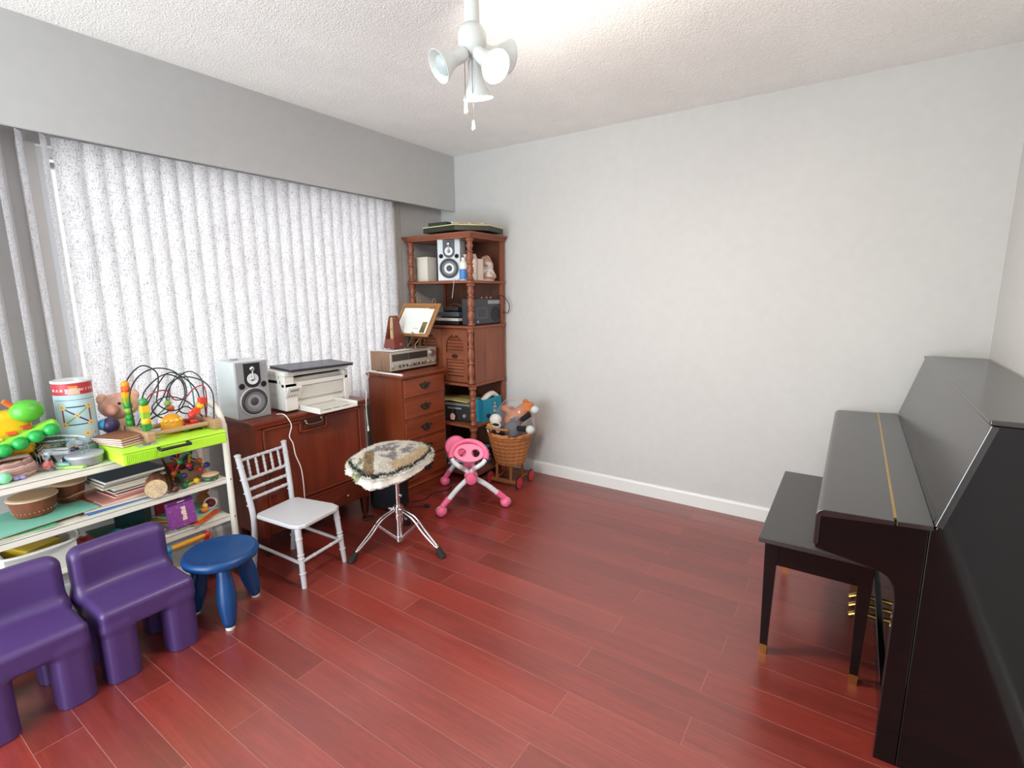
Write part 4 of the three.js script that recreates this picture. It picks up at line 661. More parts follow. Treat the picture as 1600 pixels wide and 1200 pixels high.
cord('cabinet_cable', 'black cable coiled on the floor under the right end of the cabinet', [[0.28, 0.005, 1.28], [0.31, 0.005, 1.24], [0.34, 0.006, 1.27], [0.31, 0.007, 1.31], [0.28, 0.012, 1.285], [0.25, 0.005, 1.25]], 0.004, black);
{ // ride-on walker
  const t = thing('ride_on_walker', 'pink and white four wheeled ride on toy with a steering wheel', 'ride-on toy'), pink = M('#e8688f', 0.4), hot = M('#ee7fa0', 0.4), wh = M('#d9dadd', 0.4);
  const hub = V(0.775, 0.235, 0.84), W4 = [[0.669, 1.007], [0.921, 0.671], [0.342, 0.602], [0.48, 0.45]];
  mesh('hub', [ball(hub.x, hub.y, hub.z, 0.042, 1, 1, 1), bar([hub.x - 0.03, 0.25, hub.z - 0.035], [0.55, 0.27, 0.6], 0.034, 0.045, 20)], hot, t);
  mesh('hub_cap', aim(lathe([[0, 0.012], [0.03, 0.01], [0.036, 0], [0.036, -0.04]], 24), [0.6, -0.1, 0.62]).translate(hub.x + 0.028, hub.y - 0.01, hub.z + 0.032), pink, t);
  mesh('saddle', ball(0.5, 0.31, 0.55, 0.085, 1.15, 0.38, 1.0), pink, t); mesh('backrest', aim(lathe([[0, 0.014], [0.06, 0.012], [0.075, 0], [0.06, -0.014], [0, -0.016]], 28), [0.7, 0.3, 0.75]).translate(0.53, 0.345, 0.69), pink, t);
  // steering wheel: tilted ring with a moulded inner panel and two eye holes
  const n = V(0.45, 0.62, 0.5).normalize(), c = V(0.79, 0.385, 0.875), xr = V(0.829, 0, -0.559).addScaledVector(n, -V(0.829, 0, -0.559).dot(n)).normalize(), q = new THREE.Quaternion().setFromRotationMatrix(new THREE.Matrix4().makeBasis(xr, V().crossVectors(n, xr), n)), put = (g) => g.applyQuaternion(q).translate(c.x, c.y, c.z);
  const sp = new THREE.Shape(); sp.absellipse(0, 0.012, 0.092, 0.058, 0, Math.PI * 2); for (const s of [-1, 1]) { const h = new THREE.Path(); h.absellipse(s * 0.042, 0.012, 0.028, 0.03, 0, Math.PI * 2); sp.holes.push(h); }
  const sw = mesh('steering_wheel', put(new THREE.TorusGeometry(0.098, 0.0165, 12, 40, Math.PI * 1.2).rotateZ(-0.1 * Math.PI).scale(1.1, 0.95, 1)), pink, t); mesh('wheel_panel', put(new THREE.ExtrudeGeometry(sp, { depth: 0.012, bevelEnabled: true, bevelSize: 0.003, bevelThickness: 0.003, curveSegments: 20 }).translate(0, 0, -0.012)), hot, sw);
  const R = V(0.829, 0, -0.559);
  const on = (a, k = 1) => { const p = V(0.108 * k * Math.cos(a), 0.093 * k * Math.sin(a), 0).applyQuaternion(q).add(c); return [p.x, p.y, p.z]; };
  for (const s of [-1, 1]) { const f = (d) => -Math.PI / 2 + s * d; mesh('wheel_arm', tube([[hub.x, hub.y + 0.02, hub.z + 0.01], [hub.x + s * R.x * 0.03, hub.y + 0.05, hub.z + 0.02 + s * R.z * 0.03], on(f(0.55)), on(f(0.9)), on(f(1.2))], 0.0145, 28, 10), wh, t); }
  W4.forEach(([x, z], i) => {
    const s = i < 2 ? hub : V(0.5, 0.26, 0.55), d = V(x - s.x, 0, z - s.z), at = (k, y) => [s.x + d.x * k, y, s.z + d.z * k];
    const l = mesh('leg', tube([at(0.08, s.y - 0.015), at(0.42, s.y * 0.72), at(0.8, s.y * 0.40)], 0.0165, 20, 12), wh, t);
    mesh('leg_sleeve', bar(at(0.74, s.y * 0.46), at(0.97, 0.062), 0.021, 0.018), pink, l);
    const w = mesh('wheel', [ball(x, 0.034, z, 0.034, 1, 1, 1)], pink, l); mesh('tyre', ring(0.026, 0.009).rotateY(0.6).translate(x, 0.0345, z), M('#e9c9d2', 0.5), w);
  });
}

// ================================================================ DOLL CARRIAGE WITH SOFT TOYS
{
  const t = thing('doll_carriage', 'wicker doll carriage on a wooden frame with red wheels', 'doll carriage', [0.70, 0, 0.29], 0.06);
  const wick = [M('#b9753f', 0.6), M('#a86536', 0.6), M('#c98a52', 0.6)], frameMat = wood('#b5793f', 0.45);
  const rx = (y) => 0.098 + 0.052 * Math.pow((y - 0.155) / 0.215, 0.8), rz = (y) => 0.088 + 0.06 * Math.pow((y - 0.155) / 0.215, 0.8), N = 22, ribs = 20;
  for (let k = 0; k < N; k++) {                              // each row of the weave passes in front of every other rib
    const y = 0.16 + 0.205 * k / (N - 1), pts = []; for (let i = 0; i < ribs * 2; i++) { const a = i / (ribs * 2) * Math.PI * 2, o = 0.0065 * ((i + k) % 2 ? (i % 2 ? 0 : 1) : (i % 2 ? 0 : -1)) * (k % 2 ? 1 : -1); pts.push([(rx(y) + o) * Math.cos(a), y, (rz(y) + o) * Math.sin(a)]); }
    mesh('weave_row', tube(pts, 0.0046, ribs * 4, 5, true), wick[k % 3], t);
  }
  for (let i = 0; i < ribs; i++) { const a = i / ribs * Math.PI * 2, p = [0.15, 0.2, 0.26, 0.32, 0.375].map((y) => [rx(Math.max(y, 0.156)) * Math.cos(a), y, rz(Math.max(y, 0.156)) * Math.sin(a)]); mesh('rib', tube(p, 0.0032, 10, 5), wick[1], t); }
  for (const y of [0.372, 0.384]) { const pts = []; for (let i = 0; i < 48; i++) { const a = i / 48 * Math.PI * 2; pts.push([(0.154 + 0.003 * Math.sin(i * 2)) * Math.cos(a), y + 0.003 * Math.cos(i * 2), (0.152 + 0.003 * Math.sin(i * 2)) * Math.sin(a)]); } mesh('rim_braid', tube(pts, 0.009, 96, 7, true), wick[y < 0.38 ? 0 : 2], t); }
  mesh('basket_floor', new THREE.CylinderGeometry(1, 1, 0.01, 32).scale(0.098, 1, 0.088).translate(0, 0.153, 0), wick[1], t);
  for (const [x, z] of [[-0.06, 0.085], [0.055, 0.085], [-0.06, -0.08], [0.055, -0.08]]) mesh('frame_post', box(x - 0.008, x + 0.008, 0.04, 0.16, z - 0.007, z + 0.007, 0.002), frameMat, t, 'y');
  for (const z of [0.09, -0.085]) mesh('cross_bar', box(-0.105, 0.105, 0.03, 0.052, z - 0.009, z + 0.009, 0.002), frameMat, t, 'x');
  for (const x of [-0.085, 0.085]) mesh('side_bar', box(x - 0.007, x + 0.007, 0.034, 0.05, -0.085, 0.09, 0.002), frameMat, t, 'z');
  for (const [x, z] of [[-0.122, 0.09], [0.122, 0.09], [-0.122, -0.085], [0.122, -0.085]]) {
    const w = mesh('wheel', bar([x - 0.007, 0.046, z], [x + 0.007, 0.046, z], 0.04, 0.04, 28), M('#c92f36', 0.4), t); mesh('tyre', ring(0.040, 0.0062, 32, 8).rotateY(Math.PI / 2).translate(x, 0.0465, z), rubber, w); mesh('axle_cap', ball(x + Math.sign(x) * 0.008, 0.046, z, 0.008, 0.5, 1, 1, 10), wood('#c58a50', 0.5), w);
  }
  mesh('handle', [bar([-0.09, 0.44, 0.17], [0.09, 0.44, 0.17], 0.009)], wood('#d3a05c', 0.45), t);
  for (const x of [-0.075, 0.075]) mesh('handle_stay', bar([x, 0.375, 0.135], [x, 0.44, 0.17], 0.0055), frameMat, t);
  // soft toys
  const plush = (c) => M(c, 0.95, { sheen: 0.6, sheenRoughness: 0.6, bumpMap: rep(speck, 14, 14), bumpScale: 0.002 });
  const at = [0.70, 0, 0.29];
  const bear = thing('teddy_bear', 'orange brown teddy bear lying inside the clear bag on the carriage', 'soft toy', at), bm = plush('#b96c3c');
  { const f = (x, y, z) => { const p = [x, y, z]; let d = sdCap(p, [0.0, 0.45, -0.03], [0.09, 0.53, -0.04], 0.062, 0.055); d = smin(d, len(x - 0.13, y - 0.565, z + 0.03) - 0.046, 0.03); d = smin(d, sdCap(p, [0.03, 0.52, -0.02], [-0.05, 0.55, 0.0], 0.028, 0.022), 0.02); d = smin(d, len(x - 0.10, y - 0.605, z + 0.05) - 0.018, 0.012); d = smin(d, len(x - 0.165, y - 0.595, z + 0.02) - 0.018, 0.012); return smin(d, len(x - 0.155, y - 0.55, z - 0.005) - 0.022, 0.015); };
    const parts = split(sdf(f, [0.05, 0.5, -0.02], 0.17, 56), (x, y, z) => len(x - 0.13, y - 0.565, z + 0.03) < 0.075 ? 'head' : 'body'); for (const [k, g] of Object.entries(parts)) mesh(k, g, bm, bear); mesh('nose', ball(0.166, 0.552, 0.022, 0.007), black, bear); mesh('patch', ball(0.03, 0.565, 0.025, 0.02, 1.3, 0.6, 0.4), plush('#8c6a4e'), bear); }
  const dog = thing('plush_dog', 'white plush dog with black ears lying in the carriage', 'soft toy', at), wm = plush('#e6e1da'), km = plush('#17171a');
  mesh('head', [ball(-0.065, 0.478, 0.085, 0.045, 1, 0.95, 0.9), ball(-0.035, 0.445, 0.115, 0.03, 1.1, 0.8, 0.9)], wm, dog); mesh('nose', ball(-0.115, 0.502, 0.10, 0.017, 1.1, 1, 1), km, dog);
  mesh('ear', ball(-0.028, 0.458, 0.135, 0.02, 1.4, 0.5, 0.6).rotateZ(0.0), km, dog); mesh('body', [ball(-0.01, 0.405, 0.075, 0.055, 1.3, 0.7, 0.9)], km, dog); mesh('leg', bar([-0.07, 0.43, 0.125], [-0.095, 0.40, 0.135], 0.016, 0.014), wm, dog); mesh('leg', bar([-0.02, 0.43, 0.13], [0.0, 0.415, 0.145], 0.016, 0.014), wm, dog);
  const grey = thing('plush_animal', 'grey round plush with black legs and pale paws sticking out of the carriage', 'soft toy', at), gm = plush('#6e6c72');
  mesh('body', [ball(0.085, 0.43, 0.09, 0.062, 1, 1.0, 1), ball(0.085, 0.485, 0.07, 0.03)], gm, grey);
  for (const [a, b, c] of [[[0.125, 0.445, 0.1], [0.205, 0.455, 0.115], [0.245, 0.458, 0.12]], [[0.125, 0.49, 0.05], [0.19, 0.54, 0.04], [0.226, 0.575, 0.03]]]) { const l = mesh('leg', bar(a, b, 0.019, 0.02), km, grey); mesh('paw', ball(...c, 0.03, 1, 0.95, 0.95), plush('#cfd6d2'), l); }
  const duck = thing('plush_chick', 'small yellow plush tucked beside the plush dog', 'soft toy', at), ym = plush('#e0a421'); mesh('body', ball(-0.105, 0.425, 0.08, 0.03, 1.2, 0.8, 1), ym, duck); mesh('head', ball(-0.07, 0.445, 0.055, 0.02), ym, duck); mesh('wing', ball(-0.11, 0.435, 0.105, 0.014, 1.4, 0.7, 0.5), ym, duck);
  const bag = thing('clear_bag', 'clear plastic bag bulging over the soft toys in the carriage', 'bag', at);
  mesh('film', new THREE.SphereGeometry(1, 36, 14, 0, Math.PI * 2, 0, Math.PI * 0.5).scale(0.17, 0.225, 0.12).translate(0.03, 0.40, -0.015), M('#ffffff', 0.08, { transmission: 0.94, thickness: 0, side: THREE.DoubleSide }), bag);
  mesh('seam', tube(Array.from({ length: 15 }, (_, i) => { const a = Math.PI * i / 14; return [0.03 + 0.171 * Math.cos(a), 0.40 + 0.226 * Math.sin(a), -0.012]; }), 0.0015, 40, 5), M('#e4b7a8', 0.5), bag);
}
// ================================================================ TOP SHELF OF THE RACK  (y = 0.70)
const TY = 0.7005;
{ // lime case
  const t = thing('plastic_case', 'lime green plastic case with a black handle on the rack top shelf', 'case', [0.232, TY, 2.278]), lime = M('#b8f03c', 0.4), X = 0.125, Z = 0.2;
  mesh('shell', box(-X, X, 0, 0.046, -Z, Z, 0.006), lime, t); mesh('lid', box(-X, X, 0.047, 0.056, -Z, Z, 0.004), lime, t);
  for (let i = 0; i < 30; i++) mesh('rib', cbox(X + 0.001, 0.026, Z - 0.012 - i * 0.0062, 0.003, 0.036, 0.0026), lime, t);
  mesh('handle', tube([[X, 0.045, 0.075], [X + 0.03, 0.04, 0.075], [X + 0.034, 0.042, 0.068], [X + 0.034, 0.042, -0.028], [X + 0.03, 0.04, -0.035], [X, 0.045, -0.035]], 0.006, 40, 8), black, t);
  mesh('sticker', box(0.04, 0.1, 0.0562, 0.0568, 0.06, 0.13), M('#b9c4b2', 0.5, { map: print(64, 64, (c, W, H) => { c.fillStyle = '#dfe8d2'; c.fillRect(0, 0, W, H); c.fillStyle = '#7b8a86'; c.beginPath(); c.ellipse(30, 30, 22, 14, 0.3, 0, 7); c.fill(); c.fillStyle = '#c9b9a8'; c.fillRect(20, 26, 16, 8); }) }), t);
}
const CY = TY + 0.0572;
{ // bead maze on the case
  const t = thing('bead_maze', 'wooden bead maze with looping wires and coloured beads standing on the lime case', 'toy');
  const L = (name, m, pts, r = 0.003) => mesh(name, tube(pts, r, 60, 6), m, t), y = CY + 0.012;
  mesh('beam', [box(0.06, 0.30, CY, CY + 0.045, 2.335, 2.365, 0.002)], paleWood, t, 'x'); mesh('beam', [box(0.08, 0.31, CY, CY + 0.045, 2.075, 2.105, 0.002)], paleWood, t, 'x');
  for (const x of [0.11, 0.255]) mesh('dowel', bar([x, CY + 0.024, 2.10], [x, CY + 0.024, 2.34], 0.011, 0.011, 14), paleWood, t);
  for (const x of [0.1, 0.26]) mesh('screw', bar([x, CY + 0.022, 2.3645], [x, CY + 0.022, 2.3665], 0.004), steel, t);
  const wire = M('#20232a', 0.35), red = M('#a8324a', 0.4), gw = M('#2f7d62', 0.4), yb = CY + 0.04;
  L('wire', wire, [[0.095, yb, 2.35], [0.095, 0.98, 2.35], [0.095, 1.04, 2.31], [0.07, 1.055, 2.26], [0.08, 1.02, 2.22], [0.09, 0.95, 2.225], [0.1, 0.88, 2.24], [0.12, 0.84, 2.19], [0.125, 0.85, 2.13], [0.125, yb, 2.095]]);
  L('wire', wire, [[0.12, yb, 2.345], [0.12, 0.95, 2.345], [0.12, 1.02, 2.30], [0.13, 1.045, 2.24], [0.14, 1.02, 2.17], [0.15, 0.94, 2.135], [0.15, 0.86, 2.16], [0.15, 0.82, 2.215], [0.15, 0.83, 2.26], [0.16, 0.88, 2.285], [0.18, 0.92, 2.24], [0.19, 0.89, 2.16], [0.19, yb, 2.095]]);
  L('wire', wire, [[0.25, yb, 2.345], [0.25, 0.95, 2.345], [0.24, 1.0, 2.30], [0.22, 1.025, 2.24], [0.2, 0.99, 2.175], [0.19, 0.92, 2.16], [0.18, 0.85, 2.19], [0.17, 0.825, 2.14], [0.16, 0.87, 2.09], [0.15, 0.94, 2.10], [0.14, 1.0, 2.15], [0.13, 1.02, 2.19], [0.13, 0.97, 2.24], [0.14, 0.88, 2.3], [0.14, yb, 2.345]]);
  L('wire', wire, [[0.16, yb, 2.345], [0.13, 0.83, 2.27], [0.1, 0.84, 2.20], [0.1, 0.9, 2.2], [0.11, 0.97, 2.17], [0.14, 1.015, 2.11], [0.18, 0.98, 2.08], [0.2, 0.92, 2.085], [0.21, 0.86, 2.09], [0.22, yb, 2.095]]);
  L('wire', wire, [[0.28, yb, 2.09], [0.28, 0.93, 2.085], [0.26, 0.98, 2.11], [0.23, 1.005, 2.17], [0.2, 0.98, 2.22], [0.19, 0.92, 2.25], [0.19, 0.86, 2.3], [0.19, yb, 2.345]]);
  L('wire', red, [[0.22, yb, 2.345], [0.225, 0.9, 2.335], [0.225, 0.945, 2.31], [0.22, 0.955, 2.28], [0.2, 0.95, 2.235], [0.18, 0.90, 2.20], [0.18, 0.90, 2.16], [0.19, 0.94, 2.12], [0.2, 0.95, 2.085], [0.2, 0.9, 2.075], [0.2, yb, 2.085]]);
  L('wire', gw, [[0.1, yb, 2.09], [0.1, 0.92, 2.09], [0.07, 0.99, 2.1], [0.09, 1.0, 2.14], [0.1, 0.95, 2.18], [0.1, 0.87, 2.2], [0.11, 0.82, 2.27], [0.11, yb, 2.345]]);
  const bead = (x, y0, z, kind, c, r = 0.0165) => mesh('bead', kind === 'ball' ? ball(x, y0, z, r) : kind === 'cube' ? cbox(x, y0, z, r * 1.7, r * 1.7, r * 1.7, 0.002) : lathe([[0, -r * 0.7], [r, -r * 0.7], [r, r * 0.7], [0, r * 0.7]], 18).translate(x, y0, z), PL(c, 0.4), t);
  [['disc', '#2f9a3a', 0.0], ['ball', '#2f9a3a', 0.025], ['ball', '#8fb83a', 0.056], ['disc', '#2f9a3a', 0.079, 0.6], ['cube', '#9dbb2e', 0.098], ['cube', '#f0b91e', 0.126], ['disc', '#e2572b', 0.149, 0.5], ['ball', '#eb9c23', 0.17]].forEach(([k, c, h, q]) => bead(0.095, CY + 0.058 + h, 2.35, k, c));
  [['cube', '#2f8a3c', 0.0], ['disc', '#f0b91e', 0.026], ['cube', '#8fb83a', 0.05], ['cube', '#eeb71f', 0.078], ['ball', '#2f8f4a', 0.108]].forEach(([k, c, h]) => bead(0.25, CY + 0.06 + h, 2.345, k, c));
  [['cube', '#d9432c', 0.885, 2.105], ['ball', '#efb41f', 0.862, 2.115], ['cube', '#e04a2a', 0.842, 2.135], ['ball', '#d83a34', 0.828, 2.155]].forEach(([k, c, h, z]) => bead(0.22, h, z, k, c)); bead(0.1, 0.875, 2.2, 'ball', '#8aa84a', 0.014); bead(0.1, 0.848, 2.19, 'cube', '#e4693a', 0.014);
}
{ // small vehicles and pieces on the case behind the maze
  const car = (label, x, z, c, turn) => { const t = thing('toy_car', label, 'toy car', [x, CY, z], turn, 'toy vehicles on the lime case'); mesh('body', box(-0.032, 0.032, 0.008, 0.028, -0.017, 0.017, 0.006), PL(c, 0.35), t); mesh('cabin', box(-0.012, 0.018, 0.026, 0.044, -0.014, 0.014, 0.005), PL(c, 0.35), t); for (const [a, b] of [[-0.02, 0.018], [0.02, 0.018], [-0.02, -0.018], [0.02, -0.018]]) mesh('wheel', bar([a, 0.0095, b - 0.004], [a, 0.0095, b + 0.004], 0.0095), black, t); };
  car('red toy car on the lime case, the nearer of two to the handle', 0.215, 2.15, '#c8262c', 1.4); car('red toy car on the lime case, the one nearer the window', 0.165, 2.15, '#d03030', 1.7);
  const o = thing('toy_dome', 'orange yellow domed toy behind the bead maze', 'toy', [0.178, CY, 2.222]); mesh('dome', lathe([[0.042, 0.02], [0.043, 0.04], [0.038, 0.06], [0.026, 0.076], [0, 0.084]], 28), M('#f0a428', 0.4), o); mesh('base_ring', lathe([[0, 0], [0.044, 0], [0.046, 0.02], [0.042, 0.024], [0, 0.024]], 28), M('#e9762c', 0.4), o); for (let i = 0; i < 5; i++) { const a = -0.7 + i * 0.55; mesh('spot', ball(0.038 * Math.cos(a), 0.056, 0.038 * Math.sin(a), 0.009, 1, 1, 1, 10), M('#f4cf52', 0.4), o); }
  for (let i = 0; i < 7; i++) { const t = thing('leaf_piece', `dark green plastic foliage piece on the lime case, ${['first', 'second', 'third', 'fourth', 'fifth', 'sixth', 'seventh'][6 - i]} from the left`, 'toy piece', [0.12 + 0.022 * (i % 3) + 0.012 * i, CY, 2.125 + 0.013 * i], i * 1.3, 'green foliage pieces on the lime case'); mesh('stem', bar([-0.022, 0.004, 0], [0.022, 0.006, 0], 0.003, 0.002), PL('#157a4a'), t); for (let k = 0; k < 4; k++) mesh('leaf', ball(-0.014 + k * 0.01, 0.007, (k % 2 ? 1 : -1) * 0.008, 0.009, 0.8, 0.35, 1.1, 8), PL(i % 3 ? '#1f8f57' : '#2a9c86'), t); }
}
{ // printed cardboard tube of building sticks
  const t = thing('cardboard_canister', 'tall pale blue cardboard canister with a red band picturing stick toys', 'canister', [0.045, TY, 2.515]);
  const art = print(1024, 1024, (c, W, H) => {
    c.fillStyle = '#b4d3da'; c.fillRect(0, 0, W, H); c.fillStyle = '#b93640'; c.fillRect(0, 0, W, 175);
    c.fillStyle = '#f1e6da'; c.font = 'bold 44px serif'; c.textAlign = 'center'; c.fillText('M A K E', 420, 128); c.fillText('W I T H', 672, 128);
    c.fillStyle = '#d8b8a0'; c.beginPath(); c.arc(548, 130, 50, Math.PI, 0); c.fill(); c.fillRect(498, 130, 100, 40); c.fillStyle = '#d98a3a'; c.fillRect(505, 60, 80, 28); c.fillStyle = '#d9a6b8'; c.fillRect(478, 100, 36, 60);
    c.strokeStyle = '#6d4a52'; c.lineWidth = 6; c.strokeRect(350, 240, 400, 760);
    const st = (x0, y0, x1, y1, k) => { c.strokeStyle = k; c.lineWidth = 16; c.beginPath(); c.moveTo(x0, y0); c.lineTo(x1, y1); c.stroke(); }, nd = (x, y, r = 34) => { c.fillStyle = '#ecc98a'; c.beginPath(); c.arc(x, y, r, 0, 7); c.fill(); c.fillStyle = '#a8773a'; c.beginPath(); c.arc(x, y, 9, 0, 7); c.fill(); };
    st(430, 330, 660, 330, '#3c4a66'); st(430, 560, 660, 560, '#3c5a66'); st(430, 330, 430, 560, '#8e3f46'); st(660, 330, 660, 560, '#8e3f46'); st(430, 330, 660, 560, '#3d3a56'); st(660, 330, 430, 560, '#7fae6a'); for (const [x, y] of [[430, 330], [660, 330], [430, 560], [660, 560]]) nd(x, y); nd(545, 445, 24);
    nd(610, 690, 40); nd(690, 700, 22); st(440, 720, 530, 725, '#b89a6a'); st(490, 840, 690, 815, '#8e3f56'); nd(480, 840, 34); nd(700, 812, 26);
    for (const x of [180, 200, 860, 884]) st(x, 230, x, 1000, '#5f7a5a');
  });
  mesh('tube', new THREE.CylinderGeometry(0.064, 0.064, 0.325, 40, 1, true).rotateY(-2.0).translate(0, 0.1635, 0), M('#ffffff', 0.45, { map: art }), t); mesh('bottom', lathe([[0, 0], [0.0642, 0], [0.0642, 0.002]], 40), M('#9fb6ba', 0.5), t);
  mesh('lid', lathe([[0.0655, 0.318], [0.066, 0.326], [0.062, 0.327], [0.061, 0.3235], [0, 0.3235]], 40), M('#e3e4e6', 0.25), t);
}
{ // pink plush behind the maze
  const t = thing('plush_pig', 'pink plush pig head behind the bead maze', 'soft toy', [-0.012, TY, 2.345]), m = M('#e9b9a4', 0.95, { sheen: 0.5 });
  mesh('body', ball(0.0, 0.065, 0, 0.032, 1, 2.0, 1.6), m, t); mesh('head', [ball(-0.008, 0.178, 0, 0.06, 1, 0.95, 1.3)], m, t); mesh('snout', ball(0.035, 0.17, 0.045, 0.03, 1, 0.9, 1), M('#e3a592', 0.9), t); for (const s of [-1, 1]) mesh('ear', ball(-0.005, 0.215, s * 0.06, 0.026, 0.6, 1, 0.8), m, t); for (const s of [-0.2, 1]) mesh('eye', ball(0.058, 0.198, -0.01 + s * 0.03, 0.006), black, t);
}
{
  const t = thing('toy_ball', 'dark purple toy ball with a blue cap beside the canister', 'ball', [0.068, TY, 2.414]); mesh('shell', ball(0, 0.115, 0, 0.034), M('#3d2f58', 0.35), t); mesh('cap', ball(-0.005, 0.12, 0.022, 0.024), M('#3b8fbe', 0.35), t); mesh('stand', lathe([[0, 0], [0.03, 0], [0.022, 0.06], [0.016, 0.085], [0, 0.085]]), M('#5c4a7c', 0.4), t);
}
{ // books on the case edge
  const defs = [['#8c5a3e', 'brown'], ['#c8662e', 'orange'], ['#31445c', 'navy and white'], ['#d69a52', 'tan']]; let y = TY + 0.058;
  defs.reverse().forEach(([c, n], i) => { const h = 0.008, t = thing('picture_book', `${n} picture book in the small stack under the bead maze corner`, 'book', [0.20 - i * 0.006, y, 2.415 + 0.004 * i], 0.25 + 0.05 * i, 'picture books by the lime case'); mesh('cover', [box(-0.075, 0.075, 0, 0.0012, -0.055, 0.055), box(-0.075, 0.075, h - 0.0012, h, -0.055, 0.055), box(-0.075, -0.0735, 0, h, -0.055, 0.055)], PL(c, 0.5), t); mesh('pages', box(-0.073, 0.072, 0.0013, h - 0.0013, -0.053, 0.053), PL('#e6dfd0', 0.8), t); y += h + 0.0004; });
}
{ // zip bag with small toys
  const t = thing('zip_bag', 'clear zip bag with toy parts lying on the rack top shelf', 'bag', [0.12, TY, 2.60]);
  mesh('film', sdf((x, y, z) => Math.abs(sdBox(x, y + 0.15 * x * 0, z, 0, 0.05, 0, 0.085, 0.052, 0.075, 0.04) + 0.004 * Math.sin(60 * x + 40 * z) * Math.sin(50 * y)) - 0.0012, [0, 0.05, 0], 0.12, 48), M('#eef1f4', 0.15, { transmission: 0.9, thickness: 0, side: THREE.DoubleSide }), t); mesh('zip_strip', tube([[-0.08, 0.11, 0.06], [-0.03, 0.115, 0.0], [0.03, 0.112, -0.05], [0.05, 0.105, -0.07]], 0.003, 24, 6), M('#cfd6d8', 0.4), t);
  const put = (n, l, c, g, m) => one(n, l, c, g, m, [0.12, TY, 2.60]);
  put('toy_part', 'dark blue toy part inside the clear zip bag', 'toy', [cbox(0, 0, 0, 0.07, 0.02, 0.03, 0.006), cbox(0.02, 0.012, 0.005, 0.03, 0.02, 0.024, 0.006)].map((g) => g.rotateY(0.5).translate(0.0, 0.045, -0.03)), M('#2c3142', 0.5));
  put('toy_part', 'grey plastic bar inside the clear zip bag', 'toy', [cbox(0, 0, 0, 0.1, 0.014, 0.022, 0.004).rotateY(0.9).translate(0.0, 0.055, 0.02), cbox(0, 0, 0, 0.09, 0.008, 0.02, 0.003).rotateY(0.8).translate(-0.005, 0.068, 0.01)], M('#b9bec0', 0.5));
  put('toy_part', 'round red toy part inside the clear zip bag', 'toy', ball(0.05, 0.026, 0.055, 0.018), M('#b9504a', 0.5));
  const w = thing('toy_crocodile', 'pale green toy clip lying in front of the clear zip bag', 'toy', [0.2, TY, 2.595], 0.7); mesh('jaw', box(-0.05, 0.05, 0.0, 0.012, -0.013, 0.013, 0.005), M('#a6cf6a', 0.4), w); mesh('handle', box(-0.055, 0.0, 0.013, 0.026, -0.011, 0.011, 0.005), M('#8fc9a6', 0.4), w); mesh('stripe', box(-0.03, -0.01, 0.0262, 0.0274, -0.008, 0.008), M('#3d7fc4', 0.4), w);
  const j = thing('plastic_tub', 'shallow clear tub of pink beads at the front of the rack top shelf', 'tub', [0.18, TY, 2.545]); mesh('wall', lathe([[0.05, 0.002], [0.056, 0.004], [0.06, 0.04], [0.058, 0.04], [0.054, 0.006], [0, 0.005], [0, 0.0], [0.05, 0.0]], 40), M('#dfe3e6', 0.2, { transmission: 0.75, thickness: 0 }), j); mesh('lid', lathe([[0.0615, 0.036], [0.062, 0.044], [0.058, 0.046], [0, 0.046]], 40), M('#aab0b6', 0.35), j); mesh('contents', lathe([[0, 0.007], [0.052, 0.007], [0.054, 0.024], [0, 0.026]], 32), M('#d69aa8', 0.7), j);
}
{ // round green tin
  const t = thing('round_tin', 'dark green round tin with a tan figure print standing on edge', 'tin', [0.05, TY + 0.062, 2.625]), ang = [0.75, 0.1, 0.55];
  mesh('drum', aim(lathe([[0, -0.02], [0.058, -0.02], [0.06, -0.017], [0.06, 0.02], [0, 0.02]], 36), ang), M('#3c5a34', 0.4), t);
  const art = print(256, 256, (c) => { c.fillStyle = '#2f4a2c'; c.fillRect(0, 0, 256, 256); c.fillStyle = '#6f8f46'; c.fillRect(150, 40, 70, 130); c.fillStyle = '#c79b52'; c.beginPath(); c.ellipse(120, 120, 28, 50, 0.2, 0, 7); c.fill(); c.beginPath(); c.ellipse(175, 160, 24, 40, -0.2, 0, 7); c.fill(); c.fillStyle = '#274356'; c.fillRect(110, 195, 110, 34); });
  mesh('print', aim(new THREE.CircleGeometry(0.056, 36).rotateX(-Math.PI / 2).translate(0, 0.0206, 0), ang), M('#ffffff', 0.4, { map: art }), t);
}
{ // knitted pouch
  const t = thing('knitted_pouch', 'dusty pink knitted pouch on the rack top shelf', 'pouch', [0.135, TY, 2.765]), ym = [M('#b08d86', 0.95), M('#c9aaa0', 0.95), M('#9a766f', 0.95)];
  for (let k = 0; k < 7; k++) { const r = 1 - 0.05 * Math.abs(k - 2), pts = []; for (let i = 0; i < 40; i++) { const a = i / 40 * Math.PI * 2; pts.push([0.062 * r * Math.cos(a), 0.008 + k * 0.0085 + 0.002 * Math.sin(i * 2.4), (0.085 * r) * Math.sin(a)]); } mesh('knit_row', tube(pts, 0.0068, 80, 7, true), ym[k % 3], t); }
  mesh('lining', ball(0, 0.03, 0, 0.058, 1, 0.5, 1.35), ym[2], t); mesh('folded_flap', [0, 1, 2, 3].map((k) => tube([[-0.05 + k * 0.012, 0.064, -0.07], [-0.04 + k * 0.014, 0.072, 0.0], [-0.03 + k * 0.012, 0.064, 0.07]], 0.0066, 24, 7)), ym[1], t);
}
